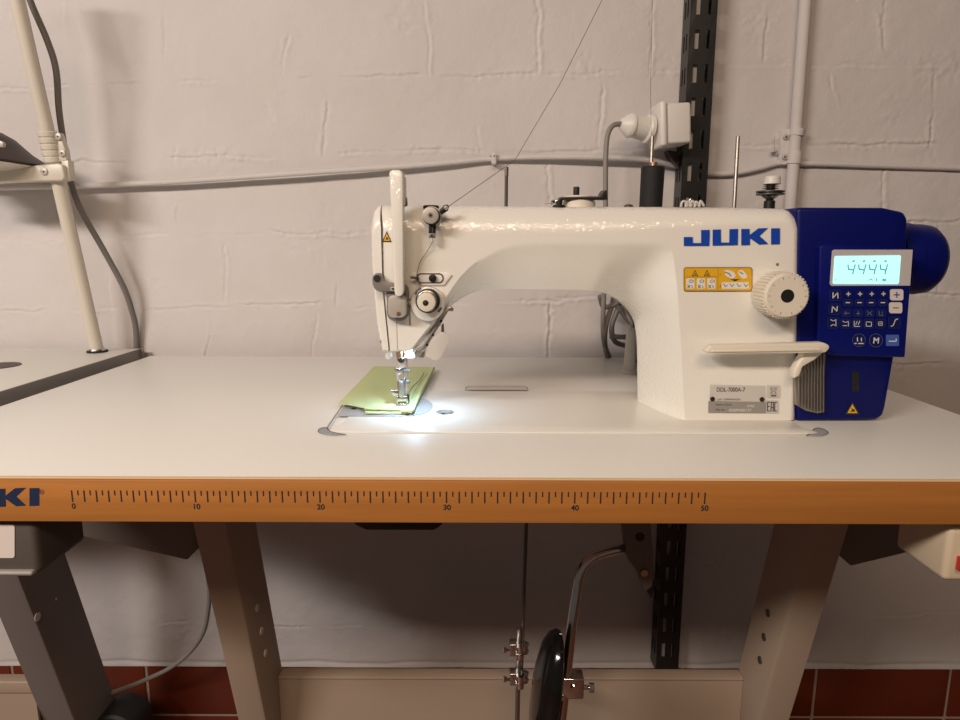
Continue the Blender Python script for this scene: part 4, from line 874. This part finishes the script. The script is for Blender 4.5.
# spool cup above the arm
cc = P(-22, 161, ym + .01); u = S(ym + .01, 1)
b = MB(); Mt = Matrix.Translation(cc) @ Matrix.Rotation(math.radians(6), 4, 'Y')
tmp = MB(); tmp.lathe((0, 0, 0), (0, 0, 1), [(0, u * 20), (u * 1.5, u * 57), (u * 3, u * 58), (u * 6, u * 54), (u * 12, u * 44), (u * 17, u * 38), (u * 24, u * 30), (u * 29, u * 20), (u * 30, 0)], 'brown_cap', 48); b.add([Mt @ v for v in tmp.v], tmp.f, 'brown_cap')
tmp = MB(); tmp.lathe((0, 0, -.0008), (0, 0, 1), [(-u * 9, 0), (-u * 9, u * 10), (-u * 6, u * 32), (u * .5, u * 55), (u * 1.2, u * 56.5)], 'pole', 48); b.add([Mt @ v for v in tmp.v], tmp.f, 'pole')
b.cyl(cc - V((0, 0, u * 30)), cc, u * 4, 'pole'); dc = b.build('spool_cup', ls, label='dark brown cup with pale underside')
b = MB(); b.disc(0, 144, 3, cc.y - u * 36, .006, 'silver_paint', 16, bev=.0006); b.build('cup_screw', dc)
b = MB(); b.tube([P(x, y, Y) for x, y, Y in ((18, -40, .50), (30, 0, .50), (47, 40, .505), (56, 70, .51), (59, 110, .518), (64, 145, .525), (69, 175, .53), (80, 208, .54), (103, 249, .555), (124, 288, .57), (133, 315, .582), (136, 330, .588), (136.5, 350, .590), (136, 375, .590), (137, 430, .59))], S(.53, 2.9), 'cable_grey', 12)
tag(b.build('hanging_cable'), 'grey cable hanging down the wall beside the leaning pole', 'cable')
# cable looping low behind the left leg and the dark thing it enters
b = MB(); b.tube([P(x, y, Y) for x, y, Y in ((206, 560, .52), (209, 590, .52), (208, 612, .52), (203, 633, .52), (190, 652, .52), (170, 668, .52), (145, 680, .52), (120, 690, .52), (98, 697, .52), (60, 706, .53))], S(.52, 2.4), 'cable_light', 10)
tag(b.build('low_cable'), 'thin grey cable curving down behind the left table leg to the floor', 'cable')
b = MB(); q = P(122, 724, .50); b.lathe((q.x, .47, q.z), (0, 1, 0), [(0, .034), (.004, .038), (.06, .038), (.065, .032), (.065, 0)], 'black_rubber', 36); b.lathe((q.x, .469, q.z), (0, 1, 0), [(-.004, 0), (-.004, .022), (0, .026)], 'black_rubber', 32)
b.box((q.x - .025, .48, 0), (q.x + .025, .525, q.z), 'black_rubber', .003); tag(b.build('dark_roller'), 'dark rounded object by the tiled skirting at the bottom left', 'roller')

# ------------------------------------------------------------------ light
def area(name, loc, target, sx, sy, power, col):
    l = bpy.data.lights.new(name, 'AREA'); l.shape = 'RECTANGLE'; l.size = sx; l.size_y = sy; l.energy = power; l.color = col
    o = bpy.data.objects.new(name, l); COL.objects.link(o); o.location = loc
    o.rotation_euler = (V(target) - V(loc)).to_track_quat('-Z', 'Y').to_euler(); return o
area('ceiling_tube_light', (-1.5, -1.35, 1.97), (-.8, .2, .8), .9, .14, 37, (1.0, .90, .82))
area('ceiling_tube_light', (-.15, -1.6, 2.12), (-.2, .2, .8), 1.25, .26, 18.5, (1.0, .74, .53))
l = bpy.data.lights.new('needle_lamp', 'SPOT'); l.energy = .42; l.color = (.45, .72, 1.0); l.spot_size = math.radians(160); l.spot_blend = 1.0; l.shadow_soft_size = .006
o = bpy.data.objects.new('needle_lamp', l); COL.objects.link(o); o.location = P(411, 362, .192); o.rotation_euler = (math.radians(6), math.radians(-4), 0)
w = bpy.data.worlds.new('world'); scene.world = w; w.use_nodes = True
w.node_tree.nodes['Background'].inputs['Color'].default_value = (1.0, .86, .74, 1); w.node_tree.nodes['Background'].inputs['Strength'].default_value = .064
vs = scene.view_settings; vs.view_transform = 'Standard'; vs.look = 'None'; vs.gamma = 1; vs.use_curve_mapping = False; vs.exposure = 0.0
